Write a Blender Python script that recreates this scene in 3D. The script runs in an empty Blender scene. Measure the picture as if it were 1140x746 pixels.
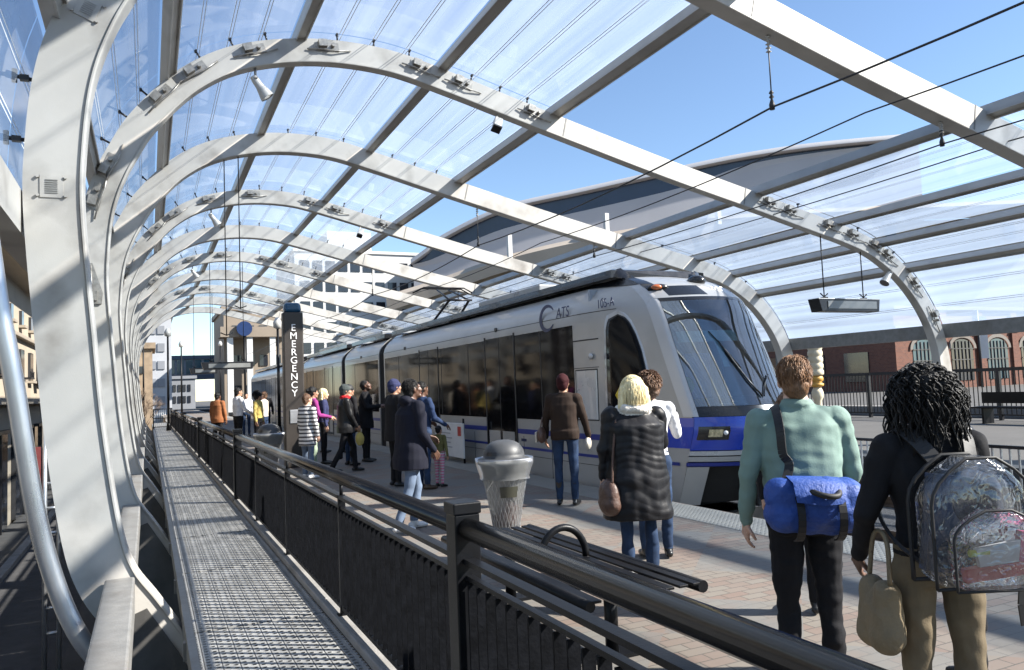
import bpy, bmesh, math, random
import numpy as np
from mathutils import Vector, Matrix, noise as mnoise

random.seed(7)
rng = np.random.default_rng(7)
SC = bpy.context.scene
COL = SC.collection
R = math.radians

# ------------------------------------------------------------------ materials
MATS = {}
def nt(name):
    m = bpy.data.materials.new(name); m.use_nodes = True
    MATS[name] = m
    t = m.node_tree
    return m, t, t.nodes['Principled BSDF'], t.nodes['Material Output']
def rgba(c): return (c[0], c[1], c[2], 1)
def mat(name, col, rough=.6, metal=0., var=.12, scale=6., bump=0., bscale=80., spec=.5, coat=0., stretch=None, sheen=0., trans=0., alpha=1., dirt=0., dscale=2.):
    m, t, b, out = nt(name)
    L = t.links.new
    tc = t.nodes.new('ShaderNodeTexCoord')
    src = tc.outputs['Object']
    if stretch:
        mp = t.nodes.new('ShaderNodeMapping'); mp.inputs['Scale'].default_value = stretch
        L(src, mp.inputs['Vector']); src = mp.outputs[0]
    n = t.nodes.new('ShaderNodeTexNoise'); n.inputs['Scale'].default_value = scale; n.inputs['Detail'].default_value = 6
    n.inputs['Roughness'].default_value = .62
    L(src, n.inputs['Vector'])
    cr = t.nodes.new('ShaderNodeValToRGB')
    cr.color_ramp.elements[0].position = .3; cr.color_ramp.elements[1].position = .7
    cr.color_ramp.elements[0].color = rgba([max(0, c * (1 - var)) for c in col])
    cr.color_ramp.elements[1].color = rgba([min(1, c * (1 + var)) for c in col])
    L(n.outputs['Fac'], cr.inputs['Fac'])
    cout = cr.outputs['Color']
    if dirt > 0:
        n2 = t.nodes.new('ShaderNodeTexNoise'); n2.inputs['Scale'].default_value = dscale; n2.inputs['Detail'].default_value = 8
        L(tc.outputs['Object'], n2.inputs['Vector'])
        r2 = t.nodes.new('ShaderNodeValToRGB'); r2.color_ramp.elements[0].position = .52; r2.color_ramp.elements[1].position = .75
        r2.color_ramp.elements[1].color = (dirt, dirt, dirt, 1)
        L(n2.outputs['Fac'], r2.inputs['Fac'])
        mx = t.nodes.new('ShaderNodeMixRGB'); mx.inputs['Color2'].default_value = (.12, .1, .08, 1)
        L(r2.outputs['Color'], mx.inputs['Fac']); L(cout, mx.inputs['Color1']); cout = mx.outputs['Color']
    L(cout, b.inputs['Base Color'])
    b.inputs['Roughness'].default_value = rough; b.inputs['Metallic'].default_value = metal
    b.inputs['Specular IOR Level'].default_value = spec
    b.inputs['Coat Weight'].default_value = coat
    b.inputs['Sheen Weight'].default_value = sheen
    b.inputs['Transmission Weight'].default_value = trans
    b.inputs['Alpha'].default_value = alpha
    mr = t.nodes.new('ShaderNodeMapRange'); mr.inputs['To Min'].default_value = max(.02, rough - .08); mr.inputs['To Max'].default_value = min(1, rough + .08)
    L(n.outputs['Fac'], mr.inputs['Value']); L(mr.outputs['Result'], b.inputs['Roughness'])
    if bump > 0:
        nb = t.nodes.new('ShaderNodeTexNoise'); nb.inputs['Scale'].default_value = bscale; nb.inputs['Detail'].default_value = 4
        L(src, nb.inputs['Vector'])
        bp = t.nodes.new('ShaderNodeBump'); bp.inputs['Strength'].default_value = bump; bp.inputs['Distance'].default_value = .02
        L(nb.outputs['Fac'], bp.inputs['Height']); L(bp.outputs['Normal'], b.inputs['Normal'])
    return m

def glass_mat(name, tint=(.9, .95, 1), haze=.15, gloss=.06, rough=.03, streak=0., ior=1.45, hazecol=(.8, .85, .9)):
    """transparent sheet + a film of dirt + reflections; sun passes through"""
    m, t, b, out = nt(name)
    L = t.links.new
    t.nodes.remove(b)
    tr = t.nodes.new('ShaderNodeBsdfTransparent'); tr.inputs['Color'].default_value = rgba(tint)
    tl = t.nodes.new('ShaderNodeBsdfTranslucent'); tl.inputs['Color'].default_value = rgba(hazecol)
    df = t.nodes.new('ShaderNodeBsdfDiffuse'); df.inputs['Color'].default_value = rgba(hazecol)
    add = t.nodes.new('ShaderNodeMixShader'); add.inputs[0].default_value = .3
    L(tl.outputs[0], add.inputs[1]); L(df.outputs[0], add.inputs[2])
    tc = t.nodes.new('ShaderNodeTexCoord')
    mp = t.nodes.new('ShaderNodeMapping'); mp.inputs['Scale'].default_value = (4.5, .12, 4.5)
    L(tc.outputs['Object'], mp.inputs['Vector'])
    n = t.nodes.new('ShaderNodeTexNoise'); n.inputs['Scale'].default_value = 1.3; n.inputs['Detail'].default_value = 7
    L(mp.outputs[0], n.inputs['Vector'])
    mr = t.nodes.new('ShaderNodeMapRange'); mr.inputs['From Min'].default_value = .3; mr.inputs['From Max'].default_value = .7
    mr.inputs['To Min'].default_value = haze * (1 - streak); mr.inputs['To Max'].default_value = haze * (1 + streak)
    L(n.outputs['Fac'], mr.inputs['Value'])
    m1 = t.nodes.new('ShaderNodeMixShader'); L(mr.outputs[0], m1.inputs[0]); L(tr.outputs[0], m1.inputs[1]); L(add.outputs[0], m1.inputs[2])
    gl = t.nodes.new('ShaderNodeBsdfGlossy'); gl.inputs['Roughness'].default_value = rough
    fr = t.nodes.new('ShaderNodeFresnel'); fr.inputs['IOR'].default_value = ior
    ma = t.nodes.new('ShaderNodeMath'); ma.operation = 'ADD'; ma.inputs[1].default_value = gloss - .04; ma.use_clamp = True
    L(fr.outputs[0], ma.inputs[0])
    m2 = t.nodes.new('ShaderNodeMixShader'); L(ma.outputs[0], m2.inputs[0]); L(m1.outputs[0], m2.inputs[1]); L(gl.outputs[0], m2.inputs[2])
    L(m2.outputs[0], out.inputs['Surface'])
    return m

def math_node(t, op, a, b=None):
    n = t.nodes.new('ShaderNodeMath'); n.operation = op
    for i, v in enumerate((a, b)):
        if v is None: continue
        if isinstance(v, (int, float)): n.inputs[i].default_value = v
        else: t.links.new(v, n.inputs[i])
    return n.outputs[0]

# structure materials
mat('painted_steel', (.47, .45, .415), .45, 0, .09, 1.1, .04, 120, dirt=.6, dscale=1.7)
mat('foot_steel', (.07, .068, .065), .5, 0, .3, 3, .05, 90)
mat('painted_steel_grey', (.20, .198, .19), .5, 0, .2, 9, .1, 90, dirt=.5, dscale=2)
mat('purlin_paint', (.40, .39, .37), .45, .2, .1, 3, .03, 90, dirt=.3, dscale=2, stretch=(1, .2, 1))
mat('galvanised', (.5, .51, .52), .35, .75, .2, 4, .05, 60)
mat('pipe_metal', (.55, .56, .58), .3, .85, .15, 3, .03, 40, stretch=(1, 1, .3))
mat('bracket_steel', (.33, .31, .28), .4, .6, .35, 14, .08, 60)
mat('dark_steel', (.005, .0055, .007), .4, 0, .35, 8, .04, 90, spec=.22)
mat('picket_paint', (.004, .0045, .006), .6, 0, .5, 12, .15, 60, spec=.08)
mat('rail_steel', (.05, .046, .044), .2, .85, .3, 5, .03, 60, stretch=(1, .15, 1))
mat('black_paint', (.012, .012, .014), .35, .0, .3, 8)
mat('rubber_black', (.015, .015, .016), .75, 0, .3, 20)
mat('concrete', (.27, .26, .245), .85, 0, .2, 3, .25, 50, dirt=.5, dscale=1)
mat('concrete_dark', (.07, .067, .064), .9, 0, .3, 1.2, .25, 40, dirt=.5, dscale=.6)
mat('asphalt', (.05, .05, .052), .9, 0, .3, 3, .4, 120)
mat('ballast', (.09, .085, .08), .95, 0, .5, 25, .8, 40)
mat('rail_iron', (.2, .15, .11), .4, .8, .3, 8)
mat('plaza_paving', (.09, .086, .08), .85, 0, .15, .8, .2, 30)
mat('seal_white', (.75, .78, .8), .5)
glass_mat('roof_glass', (.88, .94, 1.0), .27, .05, .04, .25, 1.45, (.80, .89, 1.0))
glass_mat('roof_glass_hazy', (.80, .88, .98), .44, .05, .04, .22, 1.45, (.50, .62, .80))
glass_mat('wind_glass', (.80, .90, .93), .04, .18, .01, .2, 1.7)

def pavers():
    m, t, b, out = nt('brick_pavers'); L = t.links.new
    tc = t.nodes.new('ShaderNodeTexCoord')
    mp = t.nodes.new('ShaderNodeMapping'); mp.inputs['Rotation'].default_value = (0, 0, 0)
    L(tc.outputs['Object'], mp.inputs['Vector'])
    br = t.nodes.new('ShaderNodeTexBrick'); br.inputs['Scale'].default_value = 2.5
    br.inputs['Color1'].default_value = (.185, .163, .137, 1); br.inputs['Color2'].default_value = (.178, .124, .10, 1)
    br.inputs['Mortar'].default_value = (.09, .08, .07, 1); br.inputs['Mortar Size'].default_value = .012
    br.inputs['Bias'].default_value = -.2; br.inputs['Brick Width'].default_value = .5; br.inputs['Row Height'].default_value = .25
    L(mp.outputs[0], br.inputs['Vector'])
    # large squares of greyer pavers
    ck = t.nodes.new('ShaderNodeTexChecker'); ck.inputs['Scale'].default_value = 1.0
    m2 = t.nodes.new('ShaderNodeMapping'); m2.inputs['Rotation'].default_value = (0, 0, R(45)); m2.inputs['Scale'].default_value = (1.2, 1.2, 1.2)
    L(tc.outputs['Object'], m2.inputs['Vector']); L(m2.outputs[0], ck.inputs['Vector'])
    n = t.nodes.new('ShaderNodeTexNoise'); n.inputs['Scale'].default_value = 3.0; n.inputs['Detail'].default_value = 5
    L(tc.outputs['Object'], n.inputs['Vector'])
    mx = t.nodes.new('ShaderNodeMixRGB'); mx.blend_type = 'MIX'; mx.inputs['Color2'].default_value = (.155, .155, .147, 1)
    f = math_node(t, 'MULTIPLY', ck.outputs['Fac'], n.outputs['Fac']); f = math_node(t, 'MULTIPLY', f, 1.3)
    L(f, mx.inputs['Fac']); L(br.outputs['Color'], mx.inputs['Color1'])
    n2 = t.nodes.new('ShaderNodeTexNoise'); n2.inputs['Scale'].default_value = .9; n2.inputs['Detail'].default_value = 8
    L(tc.outputs['Object'], n2.inputs['Vector'])
    r2 = t.nodes.new('ShaderNodeMapRange'); r2.inputs['To Min'].default_value = .72; r2.inputs['To Max'].default_value = 1.18
    L(n2.outputs['Fac'], r2.inputs['Value'])
    mu = t.nodes.new('ShaderNodeMixRGB'); mu.blend_type = 'MULTIPLY'; mu.inputs['Fac'].default_value = 1
    L(mx.outputs[0], mu.inputs['Color1']); L(r2.outputs[0], mu.inputs['Color2'])
    vo = t.nodes.new('ShaderNodeTexVoronoi'); vo.inputs['Scale'].default_value = 2.6; L(tc.outputs['Object'], vo.inputs['Vector'])
    sp_ = math_node(t, 'MULTIPLY', math_node(t, 'LESS_THAN', vo.outputs['Distance'], .055), .55)
    n3 = t.nodes.new('ShaderNodeTexNoise'); n3.inputs['Scale'].default_value = .45; n3.inputs['Detail'].default_value = 10; n3.inputs['Roughness'].default_value = .7; L(tc.outputs['Object'], n3.inputs['Vector'])
    st = t.nodes.new('ShaderNodeMapRange'); st.inputs['From Min'].default_value = .55; st.inputs['From Max'].default_value = .75; st.inputs['To Max'].default_value = .5; L(n3.outputs['Fac'], st.inputs['Value'])
    dk = t.nodes.new('ShaderNodeMixRGB'); dk.inputs['Color2'].default_value = (.05, .045, .04, 1)
    L(math_node(t, 'MAXIMUM', sp_, st.outputs[0]), dk.inputs['Fac']); L(mu.outputs[0], dk.inputs['Color1']); mu = dk
    L(mu.outputs[0], b.inputs['Base Color']); b.inputs['Roughness'].default_value = .8
    bp = t.nodes.new('ShaderNodeBump'); bp.inputs['Strength'].default_value = .5; bp.inputs['Distance'].default_value = .006
    iv = math_node(t, 'SUBTRACT', 1.0, br.outputs['Fac'])
    iv = math_node(t, 'ADD', iv, math_node(t, 'MULTIPLY', n.outputs['Fac'], .3))
    L(iv, bp.inputs['Height']); L(bp.outputs[0], b.inputs['Normal'])
pavers()

def tactile():
    m, t, b, out = nt('tactile_strip'); L = t.links.new
    tc = t.nodes.new('ShaderNodeTexCoord'); sp = t.nodes.new('ShaderNodeSeparateXYZ'); L(tc.outputs['Object'], sp.inputs[0])
    def cell(o): return math_node(t, 'SUBTRACT', math_node(t, 'FRACT', math_node(t, 'MULTIPLY', o, 1 / .06)), .5)
    fx, fy = cell(sp.outputs['X']), cell(sp.outputs['Y'])
    d = math_node(t, 'SQRT', math_node(t, 'ADD', math_node(t, 'MULTIPLY', fx, fx), math_node(t, 'MULTIPLY', fy, fy)))
    mr = t.nodes.new('ShaderNodeMapRange'); mr.interpolation_type = 'SMOOTHSTEP'
    mr.inputs['From Min'].default_value = .42; mr.inputs['From Max'].default_value = .2
    L(d, mr.inputs['Value'])
    n = t.nodes.new('ShaderNodeTexNoise'); n.inputs['Scale'].default_value = 2.5; n.inputs['Detail'].default_value = 6
    L(tc.outputs['Object'], n.inputs['Vector'])
    cr = t.nodes.new('ShaderNodeValToRGB'); cr.color_ramp.elements[0].color = (.19, .187, .175, 1); cr.color_ramp.elements[1].color = (.28, .268, .235, 1)
    L(n.outputs['Fac'], cr.inputs['Fac']); L(cr.outputs[0], b.inputs['Base Color']); b.inputs['Roughness'].default_value = .75
    bp = t.nodes.new('ShaderNodeBump'); bp.inputs['Strength'].default_value = 1; bp.inputs['Distance'].default_value = .008
    L(mr.outputs[0], bp.inputs['Height']); L(bp.outputs[0], b.inputs['Normal'])
tactile()

def grating():
    m, t, b, out = nt('steel_grating'); L = t.links.new
    tc = t.nodes.new('ShaderNodeTexCoord'); sp = t.nodes.new('ShaderNodeSeparateXYZ'); L(tc.outputs['Object'], sp.inputs[0])
    X, Y = sp.outputs['X'], sp.outputs['Y']
    u = math_node(t, 'MULTIPLY', X, 1 / .049)
    fu = math_node(t, 'SUBTRACT', math_node(t, 'FRACT', u), .5)
    odd = math_node(t, 'MULTIPLY', math_node(t, 'MODULO', math_node(t, 'FLOOR', u), 2.0), .5)
    v = math_node(t, 'ADD', math_node(t, 'MULTIPLY', Y, 1 / .055), odd)
    fv = math_node(t, 'SUBTRACT', math_node(t, 'FRACT', v), .5)
    a = math_node(t, 'MULTIPLY', math_node(t, 'ABSOLUTE', fu), 1 / .25)
    c = math_node(t, 'MULTIPLY', math_node(t, 'ABSOLUTE', fv), 1 / .20)
    r2 = math_node(t, 'ADD', math_node(t, 'POWER', a, 3), math_node(t, 'POWER', c, 3))
    hole = math_node(t, 'LESS_THAN', r2, 1.0)
    pl = math_node(t, 'ABSOLUTE', math_node(t, 'SUBTRACT', math_node(t, 'FRACT', math_node(t, 'MULTIPLY', X, 1 / .098)), .5))
    seam = math_node(t, 'GREATER_THAN', pl, .463)
    n = t.nodes.new('ShaderNodeTexNoise'); n.inputs['Scale'].default_value = 3.5; n.inputs['Detail'].default_value = 8
    L(tc.outputs['Object'], n.inputs['Vector'])
    cr = t.nodes.new('ShaderNodeValToRGB'); cr.color_ramp.elements[0].position = .3; cr.color_ramp.elements[1].position = .7
    cr.color_ramp.elements[0].color = (.22, .22, .212, 1); cr.color_ramp.elements[1].color = (.40, .40, .387, 1)
    L(n.outputs['Fac'], cr.inputs['Fac'])
    mx = t.nodes.new('ShaderNodeMixRGB'); mx.inputs['Color2'].default_value = (.05, .05, .05, 1)
    L(seam, mx.inputs['Fac']); L(cr.outputs[0], mx.inputs['Color1']); L(mx.outputs[0], b.inputs['Base Color'])
    b.inputs['Roughness'].default_value = .55; b.inputs['Metallic'].default_value = .25
    L(math_node(t, 'SUBTRACT', 1.0, hole), b.inputs['Alpha'])
    bp = t.nodes.new('ShaderNodeBump'); bp.inputs['Strength'].default_value = .4; bp.inputs['Distance'].default_value = .005
    mrr = t.nodes.new('ShaderNodeMapRange'); mrr.inputs['From Min'].default_value = 1; mrr.inputs['From Max'].default_value = 4
    mrr.inputs['To Min'].default_value = 1; mrr.inputs['To Max'].default_value = 0; L(r2, mrr.inputs['Value'])
    L(mrr.outputs[0], bp.inputs['Height']); L(bp.outputs[0], b.inputs['Normal'])
grating()

def brickwall():
    m, t, b, out = nt('red_brick'); L = t.links.new
    tc = t.nodes.new('ShaderNodeTexCoord'); sp = t.nodes.new('ShaderNodeSeparateXYZ'); L(tc.outputs['Object'], sp.inputs[0])
    cb = t.nodes.new('ShaderNodeCombineXYZ'); L(math_node(t, 'ADD', sp.outputs['X'], sp.outputs['Y']), cb.inputs['X']); L(sp.outputs['Z'], cb.inputs['Y'])
    br = t.nodes.new('ShaderNodeTexBrick'); br.inputs['Scale'].default_value = 2.2
    br.inputs['Color1'].default_value = (.17, .066, .04, 1); br.inputs['Color2'].default_value = (.115, .045, .03, 1); br.inputs['Mortar'].default_value = (.15, .115, .095, 1)
    br.inputs['Mortar Size'].default_value = .012
    L(cb.outputs[0], br.inputs['Vector']); L(br.outputs['Color'], b.inputs['Base Color']); b.inputs['Roughness'].default_value = .9
brickwall()

# ------------------------------------------------------------------ mesh helper
ROOT = {}
class MB:
    def __init__(s): s.v = []; s.f = []; s.m = []; s.sm = []
    def add(s, vs, fs, mi=0, smooth=False):
        o = len(s.v); s.v.extend([tuple(map(float, p)) for p in vs])
        for f in fs: s.f.append([i + o for i in f]); s.m.append(mi); s.sm.append(smooth)
    def box(s, c, d, rot=None, mi=0, taper=1.0):
        hx, hy, hz = d[0] / 2, d[1] / 2, d[2] / 2
        vs = [Vector((x * (taper if z > 0 else 1), y * (taper if z > 0 else 1), z)) for z in (-hz, hz) for x, y in ((-hx, -hy), (hx, -hy), (hx, hy), (-hx, hy))]
        if rot is not None: vs = [rot @ p for p in vs]
        vs = [p + Vector(c) for p in vs]
        s.add(vs, [[3, 2, 1, 0], [4, 5, 6, 7], [0, 1, 5, 4], [1, 2, 6, 5], [2, 3, 7, 6], [3, 0, 4, 7]], mi)
    def bar(s, a, b, w, h, up=(0, 0, 1), mi=0):
        a, b = Vector(a), Vector(b); d = (b - a); l = d.length
        if l < 1e-6: return
        d /= l; u = Vector(up)
        if abs(d.dot(u)) > .98: u = Vector((1, 0, 0))
        x = d.cross(u).normalized(); z = x.cross(d)
        s.box((a + b) / 2, (w, l, h), Matrix((x, d, z)).transposed(), mi)
    def tube(s, pts, r, n=8, cap=True, mi=0, flat=1.0):
        pts = [Vector(p) for p in pts]; N = len(pts)
        rs = r if isinstance(r, (list, tuple)) else [r] * N
        o = []; prev = None
        for i in range(N):
            d = (pts[min(i + 1, N - 1)] - pts[max(i - 1, 0)])
            d = d.normalized() if d.length > 1e-9 else Vector((0, 0, 1))
            if prev is None:
                u = Vector((0, 0, 1)) if abs(d.z) < .9 else Vector((1, 0, 0))
                x = d.cross(u).normalized()
            else:
                x = (prev - d * prev.dot(d))
                x = x.normalized() if x.length > 1e-6 else d.orthogonal().normalized()
            prev = x; y = d.cross(x)
            for k in range(n):
                a = 2 * math.pi * k / n
                o.append(pts[i] + (x * math.cos(a) + y * math.sin(a) * flat) * rs[i])
        fs = []
        for i in range(N - 1):
            for k in range(n):
                fs.append([i * n + k, i * n + (k + 1) % n, (i + 1) * n + (k + 1) % n, (i + 1) * n + k])
        s.add(o, fs, mi, True)
        if cap:
            b = len(s.v) - len(o)
            s.f.append([b + k for k in range(n)][::-1]); s.m.append(mi); s.sm.append(False)
            s.f.append([b + (N - 1) * n + k for k in range(n)]); s.m.append(mi); s.sm.append(False)
    def lathe(s, prof, c=(0, 0, 0), n=24, mi=0, rot=None, cap=True):
        o = []
        for (r, z) in prof:
            for k in range(n):
                a = 2 * math.pi * k / n; p = Vector((r * math.cos(a), r * math.sin(a), z))
                if rot is not None: p = rot @ p
                o.append(p + Vector(c))
        fs = []
        for i in range(len(prof) - 1):
            for k in range(n): fs.append([i * n + k, i * n + (k + 1) % n, (i + 1) * n + (k + 1) % n, (i + 1) * n + k])
        if cap:
            fs.append([k for k in range(n)][::-1]); fs.append([(len(prof) - 1) * n + k for k in range(n)])
        s.add(o, fs, mi, True)
    def ell(s, c, r, rot=None, n=14, m=10, mi=0):
        prof = [(math.sin(math.pi * i / m), -math.cos(math.pi * i / m)) for i in range(m + 1)]
        o = []
        for (q, z) in prof[1:-1]:
            for k in range(n):
                a = 2 * math.pi * k / n; p = Vector((q * math.cos(a) * r[0], q * math.sin(a) * r[1], z * r[2]))
                o.append((rot @ p if rot is not None else p) + Vector(c))
        for z in (-1, 1):
            p = Vector((0, 0, z * r[2])); o.append((rot @ p if rot is not None else p) + Vector(c))
        fs = []; M = m - 1
        for i in range(M - 1):
            for k in range(n): fs.append([i * n + k, i * n + (k + 1) % n, (i + 1) * n + (k + 1) % n, (i + 1) * n + k])
        B, T = M * n, M * n + 1
        for k in range(n):
            fs.append([B, (k + 1) % n, k]); fs.append([T, (M - 1) * n + k, (M - 1) * n + (k + 1) % n])
        s.add(o, fs, mi, True)
    def prism(s, poly, f0, f1, mi=0):
        """poly: 2D points; f0/f1 map a 2D point to the two 3D end faces"""
        n = len(poly)
        vs = [f0(*p) for p in poly] + [f1(*p) for p in poly]
        fs = [list(range(n))[::-1], [n + i for i in range(n)]] + [[i, (i + 1) % n, n + (i + 1) % n, n + i] for i in range(n)]
        s.add(vs, fs, mi)
    def grid(s, P, mi=0, smooth=True, close=False):
        """P: rows x cols array of points"""
        r, c = len(P), len(P[0]); vs = [p for row in P for p in row]
        fs = [[i * c + j, i * c + j + 1, (i + 1) * c + j + 1, (i + 1) * c + j] for i in range(r - 1) for j in range(c - 1)]
        s.add(vs, fs, mi, smooth)
    def build(s, name, material, parent=None, loc=None, bevel=0, fix=True, auto=None):
        off = Vector((0, 0, 0))
        if parent is not None: off = ROOT.get(parent.name, Vector((0, 0, 0)))
        if loc is not None: off = Vector(loc)
        me = bpy.data.meshes.new(name)
        V = np.array(s.v, dtype=float) - np.array(off)
        me.from_pydata(V.tolist(), [], s.f)
        mats = material if isinstance(material, (list, tuple)) else [material]
        for mm in mats: me.materials.append(MATS[mm] if isinstance(mm, str) else mm)
        me.polygons.foreach_set('material_index', s.m)
        me.polygons.foreach_set('use_smooth', s.sm)
        if fix:
            bm = bmesh.new(); bm.from_mesh(me); bmesh.ops.recalc_face_normals(bm, faces=bm.faces); bm.to_mesh(me); bm.free()
        me.update()
        o = bpy.data.objects.new(name, me); COL.objects.link(o)
        if parent is not None:
            o.parent = parent
            ROOT[o.name] = off
        if loc is not None: o.location = loc
        if parent is None: ROOT[o.name] = Vector(loc) if loc is not None else Vector((0, 0, 0))
        if bevel:
            bv = o.modifiers.new('bevel', 'BEVEL'); bv.width = bevel; bv.segments = 2; bv.limit_method = 'ANGLE'; bv.angle_limit = R(40)
        return o
def tag(o, label=None, cat=None, group=None, kind=None):
    if label: o['label'] = label
    if cat: o['category'] = cat
    if group: o['group'] = group
    if kind: o['kind'] = kind
    return o
def empty(name, loc, label=None, cat=None, group=None, rz=0, kind=None):
    o = bpy.data.objects.new(name, None); COL.objects.link(o); o.location = loc; o.rotation_euler = (0, 0, rz)
    o.empty_display_size = .2
    ROOT[o.name] = Vector(loc) if rz == 0 else Vector((0, 0, 0))
    return tag(o, label, cat, group, kind)
def copy_tree(o, parent=None):
    c = o.copy(); COL.objects.link(c)
    if parent is not None: c.parent = parent
    for ch in [x for x in bpy.data.objects if x.parent == o]: copy_tree(ch, c)
    return c
def text_mesh(name, txt, size, material, parent, matrix, extrude=.004, shear=0., align='CENTER', spacing=1.0):
    cu = bpy.data.curves.new('txt', 'FONT'); cu.body = txt; cu.size = size; cu.extrude = extrude; cu.align_x = align; cu.shear = shear
    cu.space_character = spacing
    ob = bpy.data.objects.new('txt', cu); COL.objects.link(ob)
    dg = bpy.context.evaluated_depsgraph_get(); dg.update()
    me = bpy.data.meshes.new_from_object(ob.evaluated_get(dg))
    bpy.data.objects.remove(ob); bpy.data.curves.remove(cu)
    me.transform(matrix); me.materials.clear(); me.materials.append(MATS[material])
    if parent is not None and parent.name in ROOT: me.transform(Matrix.Translation(-ROOT[parent.name]))
    o = bpy.data.objects.new(name, me); COL.objects.link(o); o.parent = parent
    if parent is not None: ROOT[o.name] = ROOT.get(parent.name, Vector((0, 0, 0)))
    return o
def catmull(P, k=8):
    P = [Vector(p) for p in P]; out = []
    for i in range(len(P) - 1):
        p0, p1, p2, p3 = P[max(i - 1, 0)], P[i], P[i + 1], P[min(i + 2, len(P) - 1)]
        for j in range(k):
            t = j / k
            out.append(.5 * ((2 * p1) + (-p0 + p2) * t + (2 * p0 - 5 * p1 + 4 * p2 - p3) * t * t + (-p0 + 3 * p1 - 3 * p2 + p3) * t ** 3))
    out.append(P[-1]); return out
# ------------------------------------------------------------------ setting
STREET = -2.6
def sheet(name, x0, x1, y0, y1, z0, z1, m, bevel=0):
    b = MB(); b.box(((x0 + x1) / 2, (y0 + y1) / 2, (z0 + z1) / 2), (x1 - x0, y1 - y0, z1 - z0))
    o = b.build(name, m, loc=((x0 + x1) / 2, (y0 + y1) / 2, z0)); tag(o, kind='structure'); return o
g = MB(); g.add([(-900, -600, STREET), (900, -600, STREET), (900, 1200, STREET), (-900, 1200, STREET)], [[0, 1, 2, 3]])
tag(g.build('ground', 'concrete_dark', fix=False), kind='structure')
# street beside the station, lower level: carriageway, kerbs, paving joints
sheet('road', -3.2, -1.3, -40, 200, STREET - .2, STREET + .004, 'asphalt')
sheet('kerb', -3.42, -3.2, -40, 200, STREET - .2, STREET + .13, 'concrete')
# near platform slab
p = MB(); p.box((3.755, 50, -1.3), (4.95, 140, 2.6))
o = p.build('platform', 'brick_pavers', loc=(0, 0, 0)); tag(o, kind='structure')
t = MB(); t.box((5.88, 50, .000), (.62, 140, .008)); o = t.build('platform_edge_strip', 'tactile_strip', loc=(0, 0, 0)); tag(o, kind='structure')
sheet('track_bed', 6.235, 12.3, -20, 120, STREET, -.52, 'ballast')
p = MB(); p.box((56.15, 50, -1.3), (87.7, 250, 2.6)); o = p.build('plaza', 'plaza_paving', loc=(0, 0, 0)); tag(o, kind='structure')
sheet('far_street', 6.23, 12.3, 120, 400, STREET, -.05, 'asphalt')
sheet('far_pavement', -30, 6.22, 120.0, 400, STREET, -.04, 'plaza_paving')
# concrete kerb the fence stands on
k = MB()
for i in range(36):
    y0 = -6 + i * 2.0
    k.box((1.225, y0 + 1.0, .02), (.13, 1.985, .06))
tag(k.build('fence_kerb', 'concrete', loc=(1.225, 30, -.01), bevel=.008), kind='structure')

# ------------------------------------------------------------------ steel grating walkway
wk = empty('walkway', (.7, 30, 0), kind='structure')
y = -4.17; i = 0
while y < 58:
    b = MB(); b.box((.712, y + .99, -.012), (.882, 1.968, .024), mi=0)
    o = b.build('grating_panel', 'steel_grating', None)
    o.parent = wk; o.location = (-.7, -30, 0)
    y += 2.0
b = MB()
for yy in np.arange(-4.2, 58, 2.0): b.box((.70, yy - .01, -.10), (1.0, .06, .12))
b.box((.245, 27, -.07), (.05, 62, .14)); b.box((1.13, 27, -.10), (.04, 62, .12))
b.build('support_frame', 'painted_steel_grey', wk)

# ------------------------------------------------------------------ station canopy
PROF = [(.30, -.75), (.10, -.35), (-.10, -.02), (-.28, .26), (-.39, .62), (-.50, 1.40), (-.56, 2.10), (-.61, 2.70), (-.635, 3.15), (-.625, 3.5), (-.59, 3.9), (-.53, 4.22),
        (-.43, 4.53), (-.30, 4.82), (-.03, 5.30), (.53, 5.93), (1.24, 6.36), (2.24, 6.60), (3.32, 6.61), (4.34, 6.40), (5.40, 6.13), (6.60, 5.83), (8.45, 5.38),
        (10.52, 4.92), (12.0, 4.58), (12.87, 4.38), (13.6, 4.14), (14.3, 3.74), (14.8, 3.30), (15.2, 2.78), (15.46, 2.2), (15.58, 1.5), (15.62, .7), (15.62, -.1)]
PATH = catmull([(x, 0, z) for x, z in PROF], 6)
PX = np.array([(p.x, p.z) for p in PATH])
def tn(i):
    d = PX[min(i + 1, len(PX) - 1)] - PX[max(i - 1, 0)]; d = d / np.linalg.norm(d)
    return d, np.array([-d[1], d[0]])
ARC = np.concatenate([[0], np.cumsum(np.linalg.norm(np.diff(PX, axis=0), axis=1))])
def at_arc(s):
    i = int(np.clip(np.searchsorted(ARC, s) - 1, 0, len(ARC) - 2)); f = (s - ARC[i]) / (ARC[i + 1] - ARC[i])
    p = PX[i] * (1 - f) + PX[i + 1] * f; d = PX[i + 1] - PX[i]; d /= np.linalg.norm(d); return p, d, np.array([-d[1], d[0]])
def arc_of(x=None, z=None, lo=0, hi=1e9):
    best = None
    for i in range(len(PX)):
        if lo <= ARC[i] <= hi:
            e = (abs(PX[i][0] - x) if x is not None else 0) + (abs(PX[i][1] - z) if z is not None else 0)
            if best is None or e < best[0]: best = (e, ARC[i])
    return best[1]
ARCH_Y = [6.61 + 4.45 * k for k in range(-3, 10)]
canopy = empty('station_canopy', (7.5, 26, 0), 'arched white steel and glass canopy spanning the platform, the tracks and the train', 'canopy')
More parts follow.
